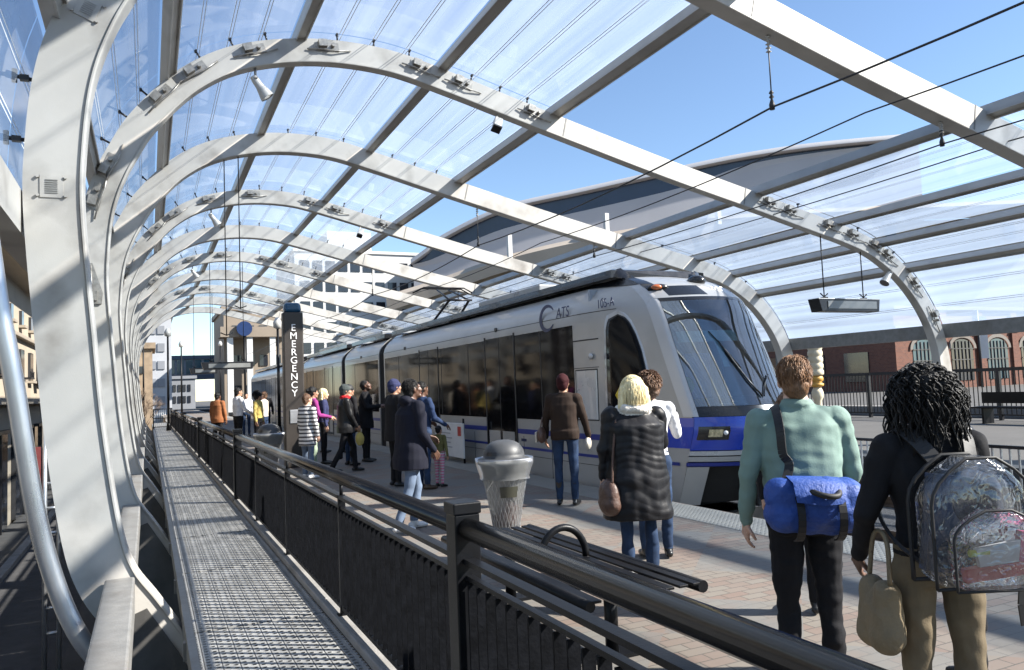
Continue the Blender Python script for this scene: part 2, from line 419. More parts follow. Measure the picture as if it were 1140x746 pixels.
# outward offset of the glass and purlins
SG = .165 + .13
PUR = [arc_of(x=-.43, z=4.53), arc_of(x=.46, z=5.87), arc_of(x=2.02, z=6.57), arc_of(x=4.22, z=6.42), arc_of(x=6.12, z=5.95), arc_of(x=10.52, z=4.92), arc_of(x=12.62, z=4.44), arc_of(x=13.75, z=4.08), arc_of(x=14.47, z=3.62)]
for k, Y in enumerate(ARCH_Y):
    if k == 2: continue    # no column in the bay the photographer stands in
    fancy = (k % 2 == 0)   # arches carrying floodlights and cable clamps
    hd = .165 if fancy else .185; ht = .075 if fancy else .10
    b = MB(); rows = []
    for i in range(len(PX)):
        d, n = tn(i); p = PX[i]; w = hd
        a, c = p + n * w, p - n * w
        rows.append([(a[0], Y - ht, a[1]), (a[0], Y + ht, a[1]), (c[0], Y + ht, c[1]), (c[0], Y - ht, c[1]), (a[0], Y - ht, a[1])])
    b.grid(rows, smooth=False)
    e = len(rows) - 1
    b.add(rows[0][:4], [[0, 1, 2, 3]]); b.add(rows[e][:4], [[3, 2, 1, 0]])
    # thin flange along the inner edge
    fl = []
    for i in range(0, len(PX)):
        d, n = tn(i); p = PX[i] - n * (hd - .002); q = PX[i] - n * (hd + .022)
        fl.append([(p[0], Y - ht - .018, p[1]), (p[0], Y + ht + .018, p[1]), (q[0], Y + ht + .018, q[1]), (q[0], Y - ht - .018, q[1]), (p[0], Y - ht - .018, p[1])])
    b.grid(fl, smooth=False)
    arch = b.build('arch', 'painted_steel', canopy, bevel=.012)
    # splice joints
    for X in (6.35, 10.3):
        b = MB(); p, d, n = at_arc(arc_of(x=X, lo=8))
        b.bar((p[0] - d[0] * .012, Y, p[1] - d[1] * .012), (p[0] + d[0] * .012, Y, p[1] + d[1] * .012), 2 * ht + .012, 2 * hd + .012, (n[0], 0, n[1]))
        b.build('splice_joint', 'painted_steel_grey', arch)
    # foot under the arch
    b = MB(); b.prism([(-.02, .05), (.16, -.25), (.55, -.95), (.9, -1.0), (.9, -1.35), (.2, -1.2), (-.16, -.55), (-.3, -.05)], lambda x, z: (x, Y - ht * 1.2, z), lambda x, z: (x, Y + ht * 1.2, z))
    b.build('foot', 'foot_steel', arch)
    if k < 9:
        # pins holding the glazing seams
        for Z in (3.55, 4.02):
            p, d, n = at_arc(arc_of(x=-.6, z=Z)); b = MB(); a0 = p + n * hd; a1 = p + n * (SG + .02)
            b.tube([(a0[0], Y, a0[1]), (a1[0], Y, a1[1])], .016, 8); b.box(((a0[0] + a1[0]) / 2, Y, (a0[1] + a1[1]) / 2), (.06, .05, .04)); b.tube([(a1[0], Y, a1[1] - .05), (a1[0], Y, a1[1] + .05)], .02, 6)
            b.build('glazing_pin', 'black_paint', arch)
        for j in range(len(PUR) - 1):
            if j == 4: continue
            m = 4 if j in (0, 1, 2, 3) else 2
            for q in range(1, m):
                s_ = PUR[j] + (PUR[j + 1] - PUR[j]) * q / m
                p, d, n = at_arc(s_); b = MB()
                a0 = p + n * hd; a1 = p + n * (SG - .01)
                b.tube([(a0[0], Y, a0[1]), (a1[0], Y, a1[1])], .014, 6)
                b.tube([(a1[0], Y - .03, a1[1]), (a1[0], Y + .03, a1[1])], .02, 6)
                b.build('glazing_pin', 'black_paint', arch)
    if fancy and k < 12:
        for X, Z in ((-.59, 3.05), (-.53, 4.24), (-.40, 4.6), (.25, 5.66), (.60, 5.98), (1.45, 6.43), (2.35, 6.60), (3.75, 6.53), (4.55, 6.35), (5.75, 6.05), (10.9, 4.84), (11.3, 4.75), (12.3, 4.52), (13.0, 4.33), (13.55, 4.15), (14.0, 3.93), (14.75, 3.35), (15.25, 2.7)):
            p, d, n = at_arc(arc_of(x=X, z=Z)); b = MB()
            c = Vector((p[0], Y - ht, p[1])); D = Vector((d[0], 0, d[1])); N = Vector((n[0], 0, n[1]))
            if Z == 3.05:    # triangular tie bracket on the column
                def f(u, w, yy): return c + D * u + N * w + Vector((0, yy, 0))
                b.prism([(-.24, .10), (-.24, -.10), (-.1, -.12), (.28, -.02), (.28, .02), (-.1, .12)], lambda u, w: f(u, w, -.03), lambda u, w: f(u, w, 0))
                b.prism([(-.2, .05), (-.2, -.05), (-.08, -.06), (-.08, .06)], lambda u, w: f(u, w, -.09), lambda u, w: f(u, w, -.03))
                b.tube([f(-.14, 0, -.1), f(.26, 0, -.02)], .012, 6)
            else:
                b.bar(c - D * .17 + N * .05, c + D * .17 + N * .05, .02, .13, N)
                b.bar(c - D * .13 + N * .08 + Vector((0, -.05, 0)), c - D * .01 + N * .08 + Vector((0, -.05, 0)), .09, .10, N)
                b.tube([c + D * .08 + N * .06, c + D * .08 + N * .06 + Vector((0, -.09, 0))], .028, 8)
                b.tube([c - D * .3 + N * .0 + Vector((0, -.02, 0)), c - D * .1 + N * .0 + Vector((0, -.045, 0)), c + D * .12 - N * .02 + Vector((0, -.045, 0)), c + D * .34 + Vector((0, -.015, 0))], .011, 6)
            b.build('clamp_bracket', 'bracket_steel', arch)
    if k in (3, 2, 4):
        for X, Z in ((-.39, 4.62), (-.62, 3.19)):
            if k == 4: continue
            p, d, n = at_arc(arc_of(x=X, z=Z)); c = Vector((p[0], Y - ht, p[1])); D = Vector((d[0], 0, d[1])); N = Vector((n[0], 0, n[1]))
            b = MB(); b.bar(c - D * .085 - N * .0, c + D * .085 - N * .0, .016, .15, N)
            for uu in (-.07, .07):
                for ww in (-.09, .09): b.tube([c + D * uu + N * ww, c + D * uu + N * ww + Vector((0, -.02, 0))], .012, 6)
            for q in range(7): b.bar(c + D * (-.05 + q * .016) - N * .04 + Vector((0, -.010, 0)), c + D * (-.05 + q * .016) + N * .04 + Vector((0, -.010, 0)), .006, .007, D, mi=1)
            b.build('access_plate', ['painted_steel', 'bracket_steel'], arch)
# purlins run along the platform
Y0, Y1 = ARCH_Y[0] - .6, ARCH_Y[-1] + .5
def long_bar(name, x, z, d, n, w, h, m, y0=Y0, y1=Y1, lips=True):
    b = MB(); c = Vector((x, 0, z)); N = Vector((n[0], 0, n[1])); D = Vector((d[0], 0, d[1]))
    b.bar(c + Vector((0, y0, 0)), c + Vector((0, y1, 0)), w, h, N)
    if lips:
        for sgn in (-1, 1): b.bar(c + D * sgn * (w / 2 - .012) - N * (h / 2 + .012) + Vector((0, y0, 0)), c + D * sgn * (w / 2 - .012) - N * (h / 2 + .012) + Vector((0, y1, 0)), .02, .026, N)
    return b.build(name, m, canopy)
for j, s_ in enumerate(PUR):
    p, d, n = at_arc(s_); big = j in (4, 5)
    q = p + n * (.165 + .05)
    long_bar('purlin', q[0], q[1], d, n, .2 if big else .16, .13 if big else .11, 'purlin_paint')
# side gutters
long_bar('gutter_beam', 15.74, 2.42, (1, 0), (0, 1), .22, .30, 'painted_steel_grey', lips=False)
long_bar('gutter_beam', -.93, 3.02, (1, 0), (0, 1), .2, .32, 'painted_steel', lips=False)
# base beam between the columns
for k in range(len(ARCH_Y) - 1):
    b = MB(); b.box((-.20, (ARCH_Y[k] + ARCH_Y[k + 1]) / 2, .17), (.20, 4.45 - .24, .26))
    b.build('base_beam', 'painted_steel_grey', canopy, bevel=.015)
# glass
def glass_strip(sa, sb, y0, y1, m, lines):
    b = MB(); N = max(3, int((sb - sa) / .16)); rows = []
    for i in range(N + 1):
        p, d, n = at_arc(sa + (sb - sa) * i / N); q = p + n * SG; rows.append([(q[0], y0, q[1]), (q[0], y1, q[1])])
    b.grid(rows, 0, True)
    for q_ in range(1, lines):
        p, d, n = at_arc(sa + (sb - sa) * q_ / lines); q = p + n * (SG - .006); w = .006
        for off in (-.022, .022):
            a = q + d * (off - w); c = q + d * (off + w)
            b.add([(a[0], y0, a[1]), (c[0], y0, c[1]), (c[0], y1, c[1]), (a[0], y1, a[1])], [[0, 1, 2, 3]], 1)
    b.build('glass_panel', [m, 'seal_white'], canopy, fix=False)
s_bot = arc_of(x=-.63, z=3.2); s_end = arc_of(x=15.46, z=2.35)
E_ = [s_bot] + PUR + [s_end]
for k in range(len(ARCH_Y) - 1):
    for j in range(len(E_) - 1):
        if j == 5: continue    # open to the sky over the tracks
        glass_strip(E_[j] + .09, E_[j + 1] - .09, ARCH_Y[k] + .012, ARCH_Y[k + 1] - .012, 'roof_glass' if 0 < j < 6 else 'roof_glass_hazy', 3 if j in (0,) else (4 if j < 5 else 3))
# round tube beside the first column
b = MB(); tp = catmull([(-.92, 5.45, 4.3), (-.93, 5.45, 3.4), (-.83, 5.47, 2.38), (-.735, 5.48, 1.77), (-.63, 5.5, 1.01), (-.53, 5.5, .56), (-.41, 5.5, .22), (-.25, 5.5, -.05), (0.05, 5.5, -.5), (.5, 5.5, -1)], 6)
b.tube(tp, .055, 14); b.build('brace_tube', 'pipe_metal', canopy)
# ------------------------------------------------------------------ platform fence
FX = 1.23
fence = empty('platform_fence', (FX, 25, 0), 'long black steel picket fence with a round handrail between the platform and the grating walkway', 'fence')
POSTS = [-6.25, 3.16, 12.55, 22.0, 31.4, 40.8, 50.2]
for Y in POSTS:
    b = MB(); b.box((FX, Y, .53), (.115, .115, 1.06)); b.box((FX, Y, 1.085), (.128, .128, .05)); b.box((FX, Y, .035), (.16, .16, .02))
    b.build('post', 'dark_steel', fence, bevel=.006)
for i in range(len(POSTS) - 1):
    a, c = POSTS[i] + .06, POSTS[i + 1] - .06
    b = MB(); b.tube([(FX + .0, a, 1.0), (FX + .0, c, 1.0)], .046, 20); b.build('handrail', 'rail_steel', fence)
    b = MB(); b.box((FX, (a + c) / 2, .865), (.05, c - a, .022)); b.box((FX, (a + c) / 2, .795), (.03, c - a, .02)); b.build('top_rail', 'dark_steel', fence)
    b = MB(); b.box((FX, (a + c) / 2, .10), (.04, c - a, .025)); b.build('bottom_rail', 'dark_steel', fence)
    n = 4; L_ = (POSTS[i + 1] - POSTS[i]) / n
    for q in range(n):
        y0, y1 = POSTS[i] + q * L_, POSTS[i] + (q + 1) * L_
        b = MB(); ny = int(L_ / .094)
        for w in range(1, ny):
            yy = y0 + w * L_ / ny
            b.box((FX, yy, .45), (.046, .011, .66))
        b.build('picket_panel', 'picket_paint', fence)
        if q:
            b = MB(); b.box((FX, y0, .46), (.05, .028, .84)); b.tube([(FX, y0, .87), (FX, y0, .965)], .013, 8); b.box((FX, y0, .04), (.09, .07, .03))
            b.build('stanchion', 'dark_steel', fence)
# closing gate at the far end of the walkway
gt = empty('end_gate', (.7, 47, 0), 'small dark tubular gate closing the far end of the walkway', 'gate')
b = MB()
for x in (.25, 1.14): b.tube([(x, 47, 0), (x, 47, 1.12)], .03, 8)
for z in (1.1, .6, .12): b.tube([(.25, 47, z), (1.14, 47, z)], .022, 8)
b.build('frame', 'dark_steel', gt)
b = MB()
for x in np.linspace(.34, 1.05, 8): b.tube([(x, 47, .12), (x, 47, 1.1)], .008, 6)
b.build('bar_panel', 'galvanised', gt)

# ------------------------------------------------------------------ litter bins
mat('bin_lid', (.055, .057, .06), .5, 0, .2, 6, .05, 200)
mat('wire_metal', (.4, .41, .42), .4, .7, .2, 8)
glass_mat('bag_plastic', (.93, .95, .97), .85, .03, .35, .15, 1.15, (.42, .43, .43))
mat('dark_plate', (.05, .05, .035), .5)
mat('rubbish', (.55, .33, .28), .8, 0, .5, 12)
def make_bin(name, x, y, label):
    t = empty(name, (x, y, 0), label, 'litter bin')
    b = MB(); b.lathe([(.29, .775), (.30, .785), (.275, .80), (.235, .805), (.232, .85), (.215, .90), (.18, .95), (.12, .985), (.06, .998), (.001, 1.0)], (x, y, 0), 32)
    lid = b.build('lid', 'bin_lid', t)
    b = MB(); P = []
    for i in range(9):
        a = math.pi * 1.06 + i * .075; row = []
        for j in range(7):
            e = .18 + j * .13; r_ = .238
            row.append((x + r_ * 1.005 * math.cos(e) * math.cos(a), y + r_ * 1.005 * math.cos(e) * math.sin(a), .805 + math.sin(e) * .197))
        P.append(row)
    b.grid(P); b.build('opening_flap', 'black_paint', lid)
    b = MB(); b.tube([(x + .30 * math.cos(a), y + .30 * math.sin(a), .765) for a in np.linspace(0, 2 * math.pi, 33)], .012, 6)
    b.tube([(x + .15 * math.cos(a), y + .15 * math.sin(a), .02) for a in np.linspace(0, 2 * math.pi, 25)], .01, 6)
    def rad(z): return .15 + (.295 - .15) * (z / .76) ** 1.25
    for k in range(26):
        for sg in (-1, 1):
            b.tube([(x + rad(z) * math.cos(2 * math.pi * k / 26 + sg * z * 1.5), y + rad(z) * math.sin(2 * math.pi * k / 26 + sg * z * 1.5), z) for z in np.linspace(.02, .76, 9)], .0028, 4, False)
    b.build('wire_basket', 'wire_metal', t)
    b = MB(); rows = []
    for i, z in enumerate(np.linspace(.03, .80, 22)):
        row = []
        for k in range(49):
            a = 2 * math.pi * k / 48; w = mnoise.noise((math.cos(a) * 3, math.sin(a) * 3, z * 5)) * .014
            rr = (rad(z) - .012 if z < .74 else rad(.74) + (z - .74) * .5 + .01) + w * (1 if z < .7 else .6)
            row.append((x + rr * math.cos(a), y + rr * math.sin(a), z))
        rows.append(row)
    for z, dr in ((.74, .035), (.66, .028), (.60, .018), (.57 , .03)):
        rows.append([(x + (rad(min(z, .76)) + dr + .012 * mnoise.noise((math.cos(2 * math.pi * k / 48) * 4, math.sin(2 * math.pi * k / 48) * 4, z * 9))) * math.cos(2 * math.pi * k / 48),
                      y + (rad(min(z, .76)) + dr) * math.sin(2 * math.pi * k / 48), z + .02 * mnoise.noise((k * .4, z, 3)) + (.03 if 0 < 2 * math.pi * k / 48 < .5 else 0)) for k in range(49)])
    b.grid(rows); b.build('bag', 'bag_plastic', t, fix=False)
    b = MB(); a = math.pi * 1.42
    for dz in (0,):
        rows = [[(x + (rad(z) + .012) * math.cos(a + da), y + (rad(z) + .012) * math.sin(a + da), z) for da in np.linspace(-.42, .42, 7)] for z in (.38, .50)]
        b.grid(rows)
    b.build('label_plate', 'dark_plate', t)
    b = MB(); b.ell((x, y, .12), (.13, .13, .09)); b.ell((x + .02, y - .03, .24), (.12, .11, .06)); b.build('contents', 'rubbish', t)
    return t
make_bin('litter_bin', 3.62, 7.95, 'wire litter bin with grey domed lid and clear bag on the paving behind the bench')
make_bin('litter_bin', 2.35, 17.3, 'dark lidded litter bin with a pale bag beside the emergency pylon')

# ------------------------------------------------------------------ bench
bn = empty('bench', (2.5, 4.65, 0), 'black slatted metal bench with a hoop armrest behind the fence', 'bench')
yb0, yb1 = 3.55, 5.75
b = MB()
for x in np.linspace(2.12, 2.78, 8):
    b.box((x, (yb0 + yb1) / 2, .45), (.062, yb1 - yb0, .016))
b.build('seat', 'dark_steel', bn, bevel=.004)
b = MB(); b.tube([(2.82, yb0, .43), (2.82, yb1, .43)], .035, 12); b.tube([(2.08, yb0, .43), (2.08, yb1, .43)], .03, 12); b.build('edge_tube', 'dark_steel', bn)
for Y in (3.95, 5.35):
    b = MB(); b.tube([(2.45, Y, 0), (2.45, Y, .42)], .04, 12); b.box((2.45, Y, .425), (.7, .07, .02)); b.box((2.45, Y, .012), (.4, .16, .022)); b.build('leg', 'dark_steel', bn)
b = MB(); b.tube([(2.45 + .17 * math.cos(a), 4.5, .46 + .2 * math.sin(a)) for a in np.linspace(0, math.pi, 18)], .024, 12); b.build('armrest', 'dark_steel', bn)

# ------------------------------------------------------------------ emergency pylon
mat('pylon_brown', (.04, .034, .03), .45, .1, .15, 3, .03, 80)
mat('lens_blue', (.012, .07, .14), .2, 0, .1, 4, coat=.3)
mat('white_letter', (.8, .8, .8), .5, 0, .03)
py = empty('emergency_pylon', (2.93, 17.6, 0), 'tall brown emergency call pylon with white lettering and a blue lamp on top', 'emergency pylon')
px_, pyy = 2.93, 17.6
b = MB(); b.box((px_, pyy, 1.72), (.44, .26, 3.44)); b.build('column', 'pylon_brown', py, bevel=.03)
b = MB(); b.box((px_, pyy, 3.55), (.40, .23, .22), taper=.86); b.build('blue_lamp', 'lens_blue', py, bevel=.06)
for i, ch in enumerate('EMERGENCY'):
    mtx = Matrix.Translation((px_, pyy - .135, 3.02 - i * .182)) @ Matrix.Rotation(R(90), 4, 'X')
    text_mesh('letter', ch, .215, 'white_letter', py, mtx, .004)
b = MB(); b.box((px_, pyy - .137, 1.12), (.22, .02, .3)); b.build('call_box', 'galvanised', py, bevel=.01)

# ------------------------------------------------------------------ hanging display signs
mat('display_face', (.20, .205, .20), .3, 0, .15, 3)
def hanging_sign(x, y, z, label, group=None, xs=(-.55, .55), w=1.72, topz=(4.35, 4.2)):
    t = empty('hanging_sign', (x, y, z), label, 'hanging sign')
    b = MB(); b.prism([(-w / 2, .13), (w / 2, .13), (w / 2 - .04, -.13), (-w / 2 + .08, -.13)], lambda u, v: (x + u, y - .14, z + v), lambda u, v: (x + u, y + .14, z + v))
    b.build('housing', 'black_paint', t, bevel=.01)
    b = MB(); b.box((x + .06, y - .146, z), (w - .36, .016, .15)); b.build('screen', 'display_face', t)
    for q, tz in zip(xs, topz):
        b = MB(); b.tube([(x + q, y, z + .13), (x + q, y, tz)], .012, 6); b.tube([(x + q - .1, y, z + .24), (x + q, y, z + .17), (x + q + .1, y, z + .24)], .013, 6); b.box((x + q, y, z + .15), (.1, .1, .03))
        b.build('hanger_rod', 'dark_steel', t)
hanging_sign(12.72, 11.06, 2.95, 'black hanging display sign on two rods above the far platform')
hanging_sign(2.55, 28.9, 2.72, 'dark hanging display sign far down the near platform', topz=(6.4, 6.42), w=1.75)
hanging_sign(2.3, 37.8, 2.85, 'small dark hanging display sign beyond the other one at the far end', topz=(6.4, 6.42), w=1.2, xs=(-.4, .4))

# ------------------------------------------------------------------ floodlights and loudspeakers under the arches
mat('lamp_body', (.5, .49, .46), .4, .2, .15, 6)
mat('lamp_glass', (.03, .03, .035), .08, 0, .1, coat=.6)
def floodlight(x, y, z, tilt, label, s=1.0, dirn=(0, 1)):
    t = empty('floodlight', (x, y, z), label, 'floodlight', 'floodlights under the arches')
    T = Matrix.Translation((x, y, z - .06)) @ Matrix.Rotation(tilt, 4, 'Y')
    f = lambda u, v, w: T @ Vector((u * s, v * s, w * s))
    b = MB(); b.tube([(x, y, z + .12), (x, y, z - .04)], .018, 8); b.bar((x, y - .07, z - .04), (x, y + .07, z - .04), .05, .02); b.build('bracket', 'bracket_steel', t)
    b = MB()
    rows = []
    for (r_, w) in ((.045, .06), (.055, .0), (.06, -.1), (.095, -.24), (.1, -.28)):
        rows.append([f(r_ * math.cos(a), r_ * math.sin(a), w) for a in np.linspace(0, 2 * math.pi, 13)])
    b.grid(rows, smooth=True); b.add(rows[0][:-1], [list(range(12))]); b.build('housing', 'lamp_body', t)
    b = MB(); b.add([f(.098 * math.cos(a), .098 * math.sin(a), -.272) for a in np.linspace(0, 2 * math.pi, 13)[:-1]], [list(range(12))]); b.build('lens', 'lamp_glass', t, fix=False)
floodlight(1.40, 11.02, 6.10, R(-35), 'grey floodlight under the left shoulder of the second arch, aimed at the platform')
floodlight(1.43, 19.9, 6.12, R(-35), 'grey floodlight under the left shoulder of the fourth arch')
floodlight(1.43, 28.8, 6.12, R(-35), 'grey floodlight under the left shoulder of the sixth arch, small in the distance')
floodlight(14.05, 11.02, 3.70, R(40), 'grey floodlight on the bend of the arch beside the right hand hanging sign', 1.0)
def camera_box(x, y, z, label):
    t = empty('speaker', (x, y, z), label, 'loudspeaker', 'loudspeakers hung under the arches')
    b = MB(); b.tube([(x, y, z + .16), (x, y, z + .06)], .016, 8); b.build('bracket', 'bracket_steel', t)
    b = MB(); rt = Matrix.Rotation(R(-25), 3, 'X') @ Matrix.Rotation(R(20), 3, 'Y')
    b.box((x, y, z), (.13, .13, .2), rt); b.build('cabinet', 'lamp_body', t, bevel=.012)
    b = MB(); b.box(Vector((x, y, z)) + rt @ Vector((0, 0, -.115)), (.15, .15, .03), rt); b.build('grille', 'black_paint', t)
camera_box(5.13, 11.02, 5.83, 'small pale loudspeaker with a black front hung under the middle of the second arch')
camera_box(5.13, 19.9, 5.83, 'small loudspeaker hung under the middle of the fourth arch, over the train')

# ------------------------------------------------------------------ overhead wires
mat('wire_dark', (.03, .03, .032), .5, .3)
mat('insulator', (.35, .33, .30), .4)
def wire(name, pts, r, label, grp=None):
    b = MB(); b.tube(pts, r, 6); c = pts[0]
    o = b.build(name, 'wire_dark', loc=(pts[len(pts) // 2][0], pts[len(pts) // 2][1], pts[len(pts) // 2][2])); tag(o, label, 'overhead wire', grp)
def sag(x0, z0, dz, ys, sp=None):
    out = []
    for i in range(len(ys) - 1):
        for j in range(8):
            u = j / 8; out.append((x0, ys[i] + (ys[i + 1] - ys[i]) * u, z0 - dz * 4 * u * (1 - u)))
    out.append((x0, ys[-1], z0)); return out
HY = [-2.3, 6.61, 15.5, 24.4, 33.3, 42.2, 60]
wire('overhead_wire', sag(6.64, 4.74, .13, HY), .012, 'thick black overhead wire nearest the platform edge, above the train side', 'overhead wires')
wire('overhead_wire', sag(8.2, 4.86, .10, HY), .010, 'thin black overhead wire above the middle of the train', 'overhead wires')
wire('overhead_wire', sag(9.63, 4.60, .06, HY), .010, 'black overhead wire between the two tracks with a short dropper', 'overhead wires')
wire('overhead_wire', sag(10.9, 4.74, .05, HY), .010, 'farthest thin overhead wire, above the empty far track', 'overhead wires')
def dropper(x, y, z0, z1, label):
    t = empty('wire_hanger', (x, y, z1), label, 'wire hanger', 'wire hangers below the arches')
    b = MB(); b.tube([(x, y, z1), (x, y, z0)], .008, 6); b.build('rod', 'wire_dark', t)
    b = MB(); L_ = z1 - z0; pr = []
    for q in range(5):
        zz = z1 - .06 - q * min(.045, L_ * .09); pr += [(.012, zz), (.034, zz - .012), (.012, zz - .024)]
    b.lathe(pr, (x, y, 0), 10); b.build('insulator', 'insulator', t)
    b = MB(); b.lathe([(.012, z0 + .2), (.03, z0 + .17), (.012, z0 + .15), (.03, z0 + .12), (.012, z0 + .1), (.035, z0 + .03), (.03, z0 - .03)], (x, y, 0), 10); b.build('clamp', 'wire_dark', t)
for Y, k in ((6.61, 0), (15.51, 1), (24.41, 2)):
    w = ['over the train on the nearest arch', 'over the train on the third arch', 'over the train on the fifth arch'][k]
    dropper(6.64, Y, 4.74, 5.66, 'long insulated wire hanger ' + w)
    w = ['between the tracks on the nearest arch', 'between the tracks on the third arch', 'between the tracks on the fifth arch'][k]
    dropper(9.63, Y, 4.60, 4.96, 'short insulated wire hanger ' + w)

# ------------------------------------------------------------------ rails
for i, (x, l) in enumerate(((6.83, 'rusty rail under the train on the platform side'), (8.265, 'rusty rail under the train on its far side'), (10.5, 'rail of the empty far track nearest the train'), (11.935, 'rail of the empty far track nearest the far platform'))):
    b = MB()
    b.prism([(-.07, 0), (.07, 0), (.07, .015), (.012, .04), (.012, .11), (.036, .125), (.036, .16), (-.036, .16), (-.036, .125), (-.012, .11), (-.012, .04), (-.07, .015)], lambda u, v: (x + u, -18, -.52 + v), lambda u, v: (x + u, 119, -.52 + v))
    tag(b.build('rail', 'rail_iron', loc=(x, 50, -.52)), l, 'rail', 'rails of the two tracks')
# low fence between the tracks
tf = empty('track_fence', (9.62, 20, -.52), 'low grey picket fence standing between the two tracks', 'fence')
b = MB(); b.box((9.62, 30, .60), (.05, 90, .04)); b.box((9.62, 30, -.15), (.05, 90, .04)); b.build('rail', 'black_paint', tf)
b = MB()
for yy in np.arange(-12, 60, .11): b.box((9.62, yy, .22), (.02, .02, .74))
b.build('picket_panel', 'galvanised', tf)
b = MB()
for yy in np.arange(-12, 60, 2.4): b.box((9.62, yy, .05), (.06, .06, 1.16))
b.build('posts', 'black_paint', tf)

# ------------------------------------------------------------------ far platform furniture
fx = 23.0
ff = empty('plaza_fence', (fx, 20, 0), 'tall black railing with fine pickets along the back of the far platform', 'fence')
b = MB(); b.box((fx, 18, 1.52), (.09, 70, .10)); b.box((fx, 18, .16), (.05, 70, .05)); b.build('rail', 'black_paint', ff)
b = MB()
for yy in np.arange(-14, 52, .14): b.box((fx, yy, .83), (.022, .022, 1.3))
b.build('picket_panel', 'dark_steel', ff)
for yy in np.arange(-13, 52, 4.6):
    b = MB(); b.box((fx, yy, .78), (.10, .10, 1.56)); b.build('post', 'black_paint', ff)
b = MB(); b.box((fx + 1.2, 20, .17), (.5, 60, .34)); tag(b.build('low_wall', 'concrete', loc=(fx + 1.2, 20, 0), bevel=.02), 'low pale concrete wall behind the far railing', 'wall')
def far_bench(x, y, label):
    t = empty('bench', (x, y, 0), label, 'bench')
    b = MB(); b.box((x, y, .46), (.55, 2.4, .05)); b.build('seat', 'dark_steel', t, bevel=.01)
    b = MB(); b.box((x + .26, y, .72), (.04, 2.4, .32)); b.build('backrest', 'dark_steel', t)
    for q in (-.9, .9):
        b = MB(); b.box((x, y + q, .22), (.45, .06, .44)); b.build('leg', 'dark_steel', t)
far_bench(21.6, 13.2, 'dark bench in front of the far railing')
# ringed art column on the far platform
mat('art_cream', (.62, .55, .40), .6, 0, .12, 5, .1, 40); mat('art_orange', (.55, .30, .06), .5, 0, .2, 6)
t = empty('art_column', (18, 16.85, 0), 'cream ringed column with orange bands on the far platform', 'column')
b = MB(); pr = []
z = 1.55
while z < 2.55: pr += [(.19, z), (.215, z + .05), (.215, z + .13), (.19, z + .18)]; z += .19
b.lathe(pr, (18, 16.85, 0), 20); b.build('upper_drum', 'art_cream', t)
b = MB(); b.lathe([(.10, 1.2), (.19, 1.24), (.2, 1.3), (.12, 1.35), (.19, 1.40), (.19, 1.48), (.15, 1.55)], (18, 16.85, 0), 20); b.build('orange_band', 'art_orange', t)
b = MB(); b.lathe([(.22, 0), (.22, .1), (.12, .2), (.11, .8), (.16, .9), (.17, 1.05), (.11, 1.2)], (18, 16.85, 0), 20); b.build('base', 'art_cream', t)

# white board standing at the platform edge
mat('board_white', (.72, .73, .72), .4, 0, .06, 3, dirt=.3); mat('sign_red', (.45, .04, .03), .4); mat('print_grey', (.35, .37, .4), .5)
t = empty('notice_board', (6.02, 16.1, 0), 'white notice board with a red label standing at the platform edge', 'notice board')
b = MB(); b.box((6.02, 16.1, .48), (.04, 1.75, .74)); b.build('panel', 'board_white', t, bevel=.008)
b = MB(); b.box((5.995, 15.42, .68), (.012, .17, .2)); b.build('red_label', 'sign_red', t)
b = MB()
for i in range(4): b.box((5.995, 16.25, .62 - i * .1), (.010, .55 + .2 * (i % 2), .022))
b.build('printed_lines', 'print_grey', t)
for q in (-.8, .8):
    b = MB(); b.tube([(6.05, 16.1 + q, 0), (6.05, 16.1 + q, .95)], .025, 8); b.build('leg', 'dark_steel', t)

t = empty('sign_hanger', (1.48, 15.51, 2.75), 'pair of thin rods with cross arms hanging from the third arch near the columns', 'hanger rods')
for x, zb in ((1.36, 2.78), (1.62, 3.3)):
    b = MB(); b.tube([(x, 15.51, 6.35), (x, 15.51, zb)], .011, 6); b.tube([(x - .11, 15.51, zb + .05), (x, 15.51, zb), (x + .11, 15.51, zb + .05)], .012, 6); b.build('hanger_rod', 'dark_steel', t)
# ------------------------------------------------------------------ light rail train
mat('train_silver', (.42, .41, .39), .34, .15, .06, 1.2, .015, 60, coat=.3, dirt=.25, dscale=.8)
mat('train_silver_light', (.52, .52, .52), .28, .15, .05, 1.5, coat=.4)
mat('train_grey', (.33, .34, .35), .3, .15, .08, 2, coat=.3)
mat('train_blue', (.012, .05, .42), .28, 0, .08, 2, coat=.6)
mat('stripe_blue', (.02, .035, .22), .35, 0, .05, 2)
mat('train_black', (.012, .012, .013), .25, 0, .2, 5, coat=.3)
mat('under_black', (.012, .011, .010), .7, 0, .4, 10)
mat('seam_black', (.02, .02, .02), .6)
mat('bellows', (.02, .02, .021), .8, 0, .3, 4, .3, 30)
mat('train_window', (.006, .006, .007), .04, 0, .1, 2, spec=.12)
mat('lamp_clear', (.55, .47, .28), .12, .1, .5, 30, coat=.8)
mat('marker_amber', (.45, .12, .03), .2, 0, .2, 9, coat=.6)
mat('cab_dark', (.03, .035, .05), .7); mat('cab_blue', (.05, .13, .32), .6); mat('cab_grey', (.36, .40, .45), .7)
mat('visor_pale', (.45, .68, .72), .5); mat('number_white', (.8, .8, .8), .4); mat('logo_navy', (.02, .03, .09), .4); mat('yellow_sign', (.7, .5, .02), .5)
mat('hi_vis_green', (.05, .35, .15), .8)
XC, HW = 7.545, 1.195
FLOOR = -.10
YPT = ([-.12, .4, .9, 1.1, 1.5, 2.1, 2.5, 2.78, 3.0, 3.12, 3.22], [8.70, 8.50, 8.37, 8.38, 8.58, 8.86, 9.04, 9.2, 9.5, 9.75, 10.05])
def Yp(z): return float(np.interp(z, *YPT))
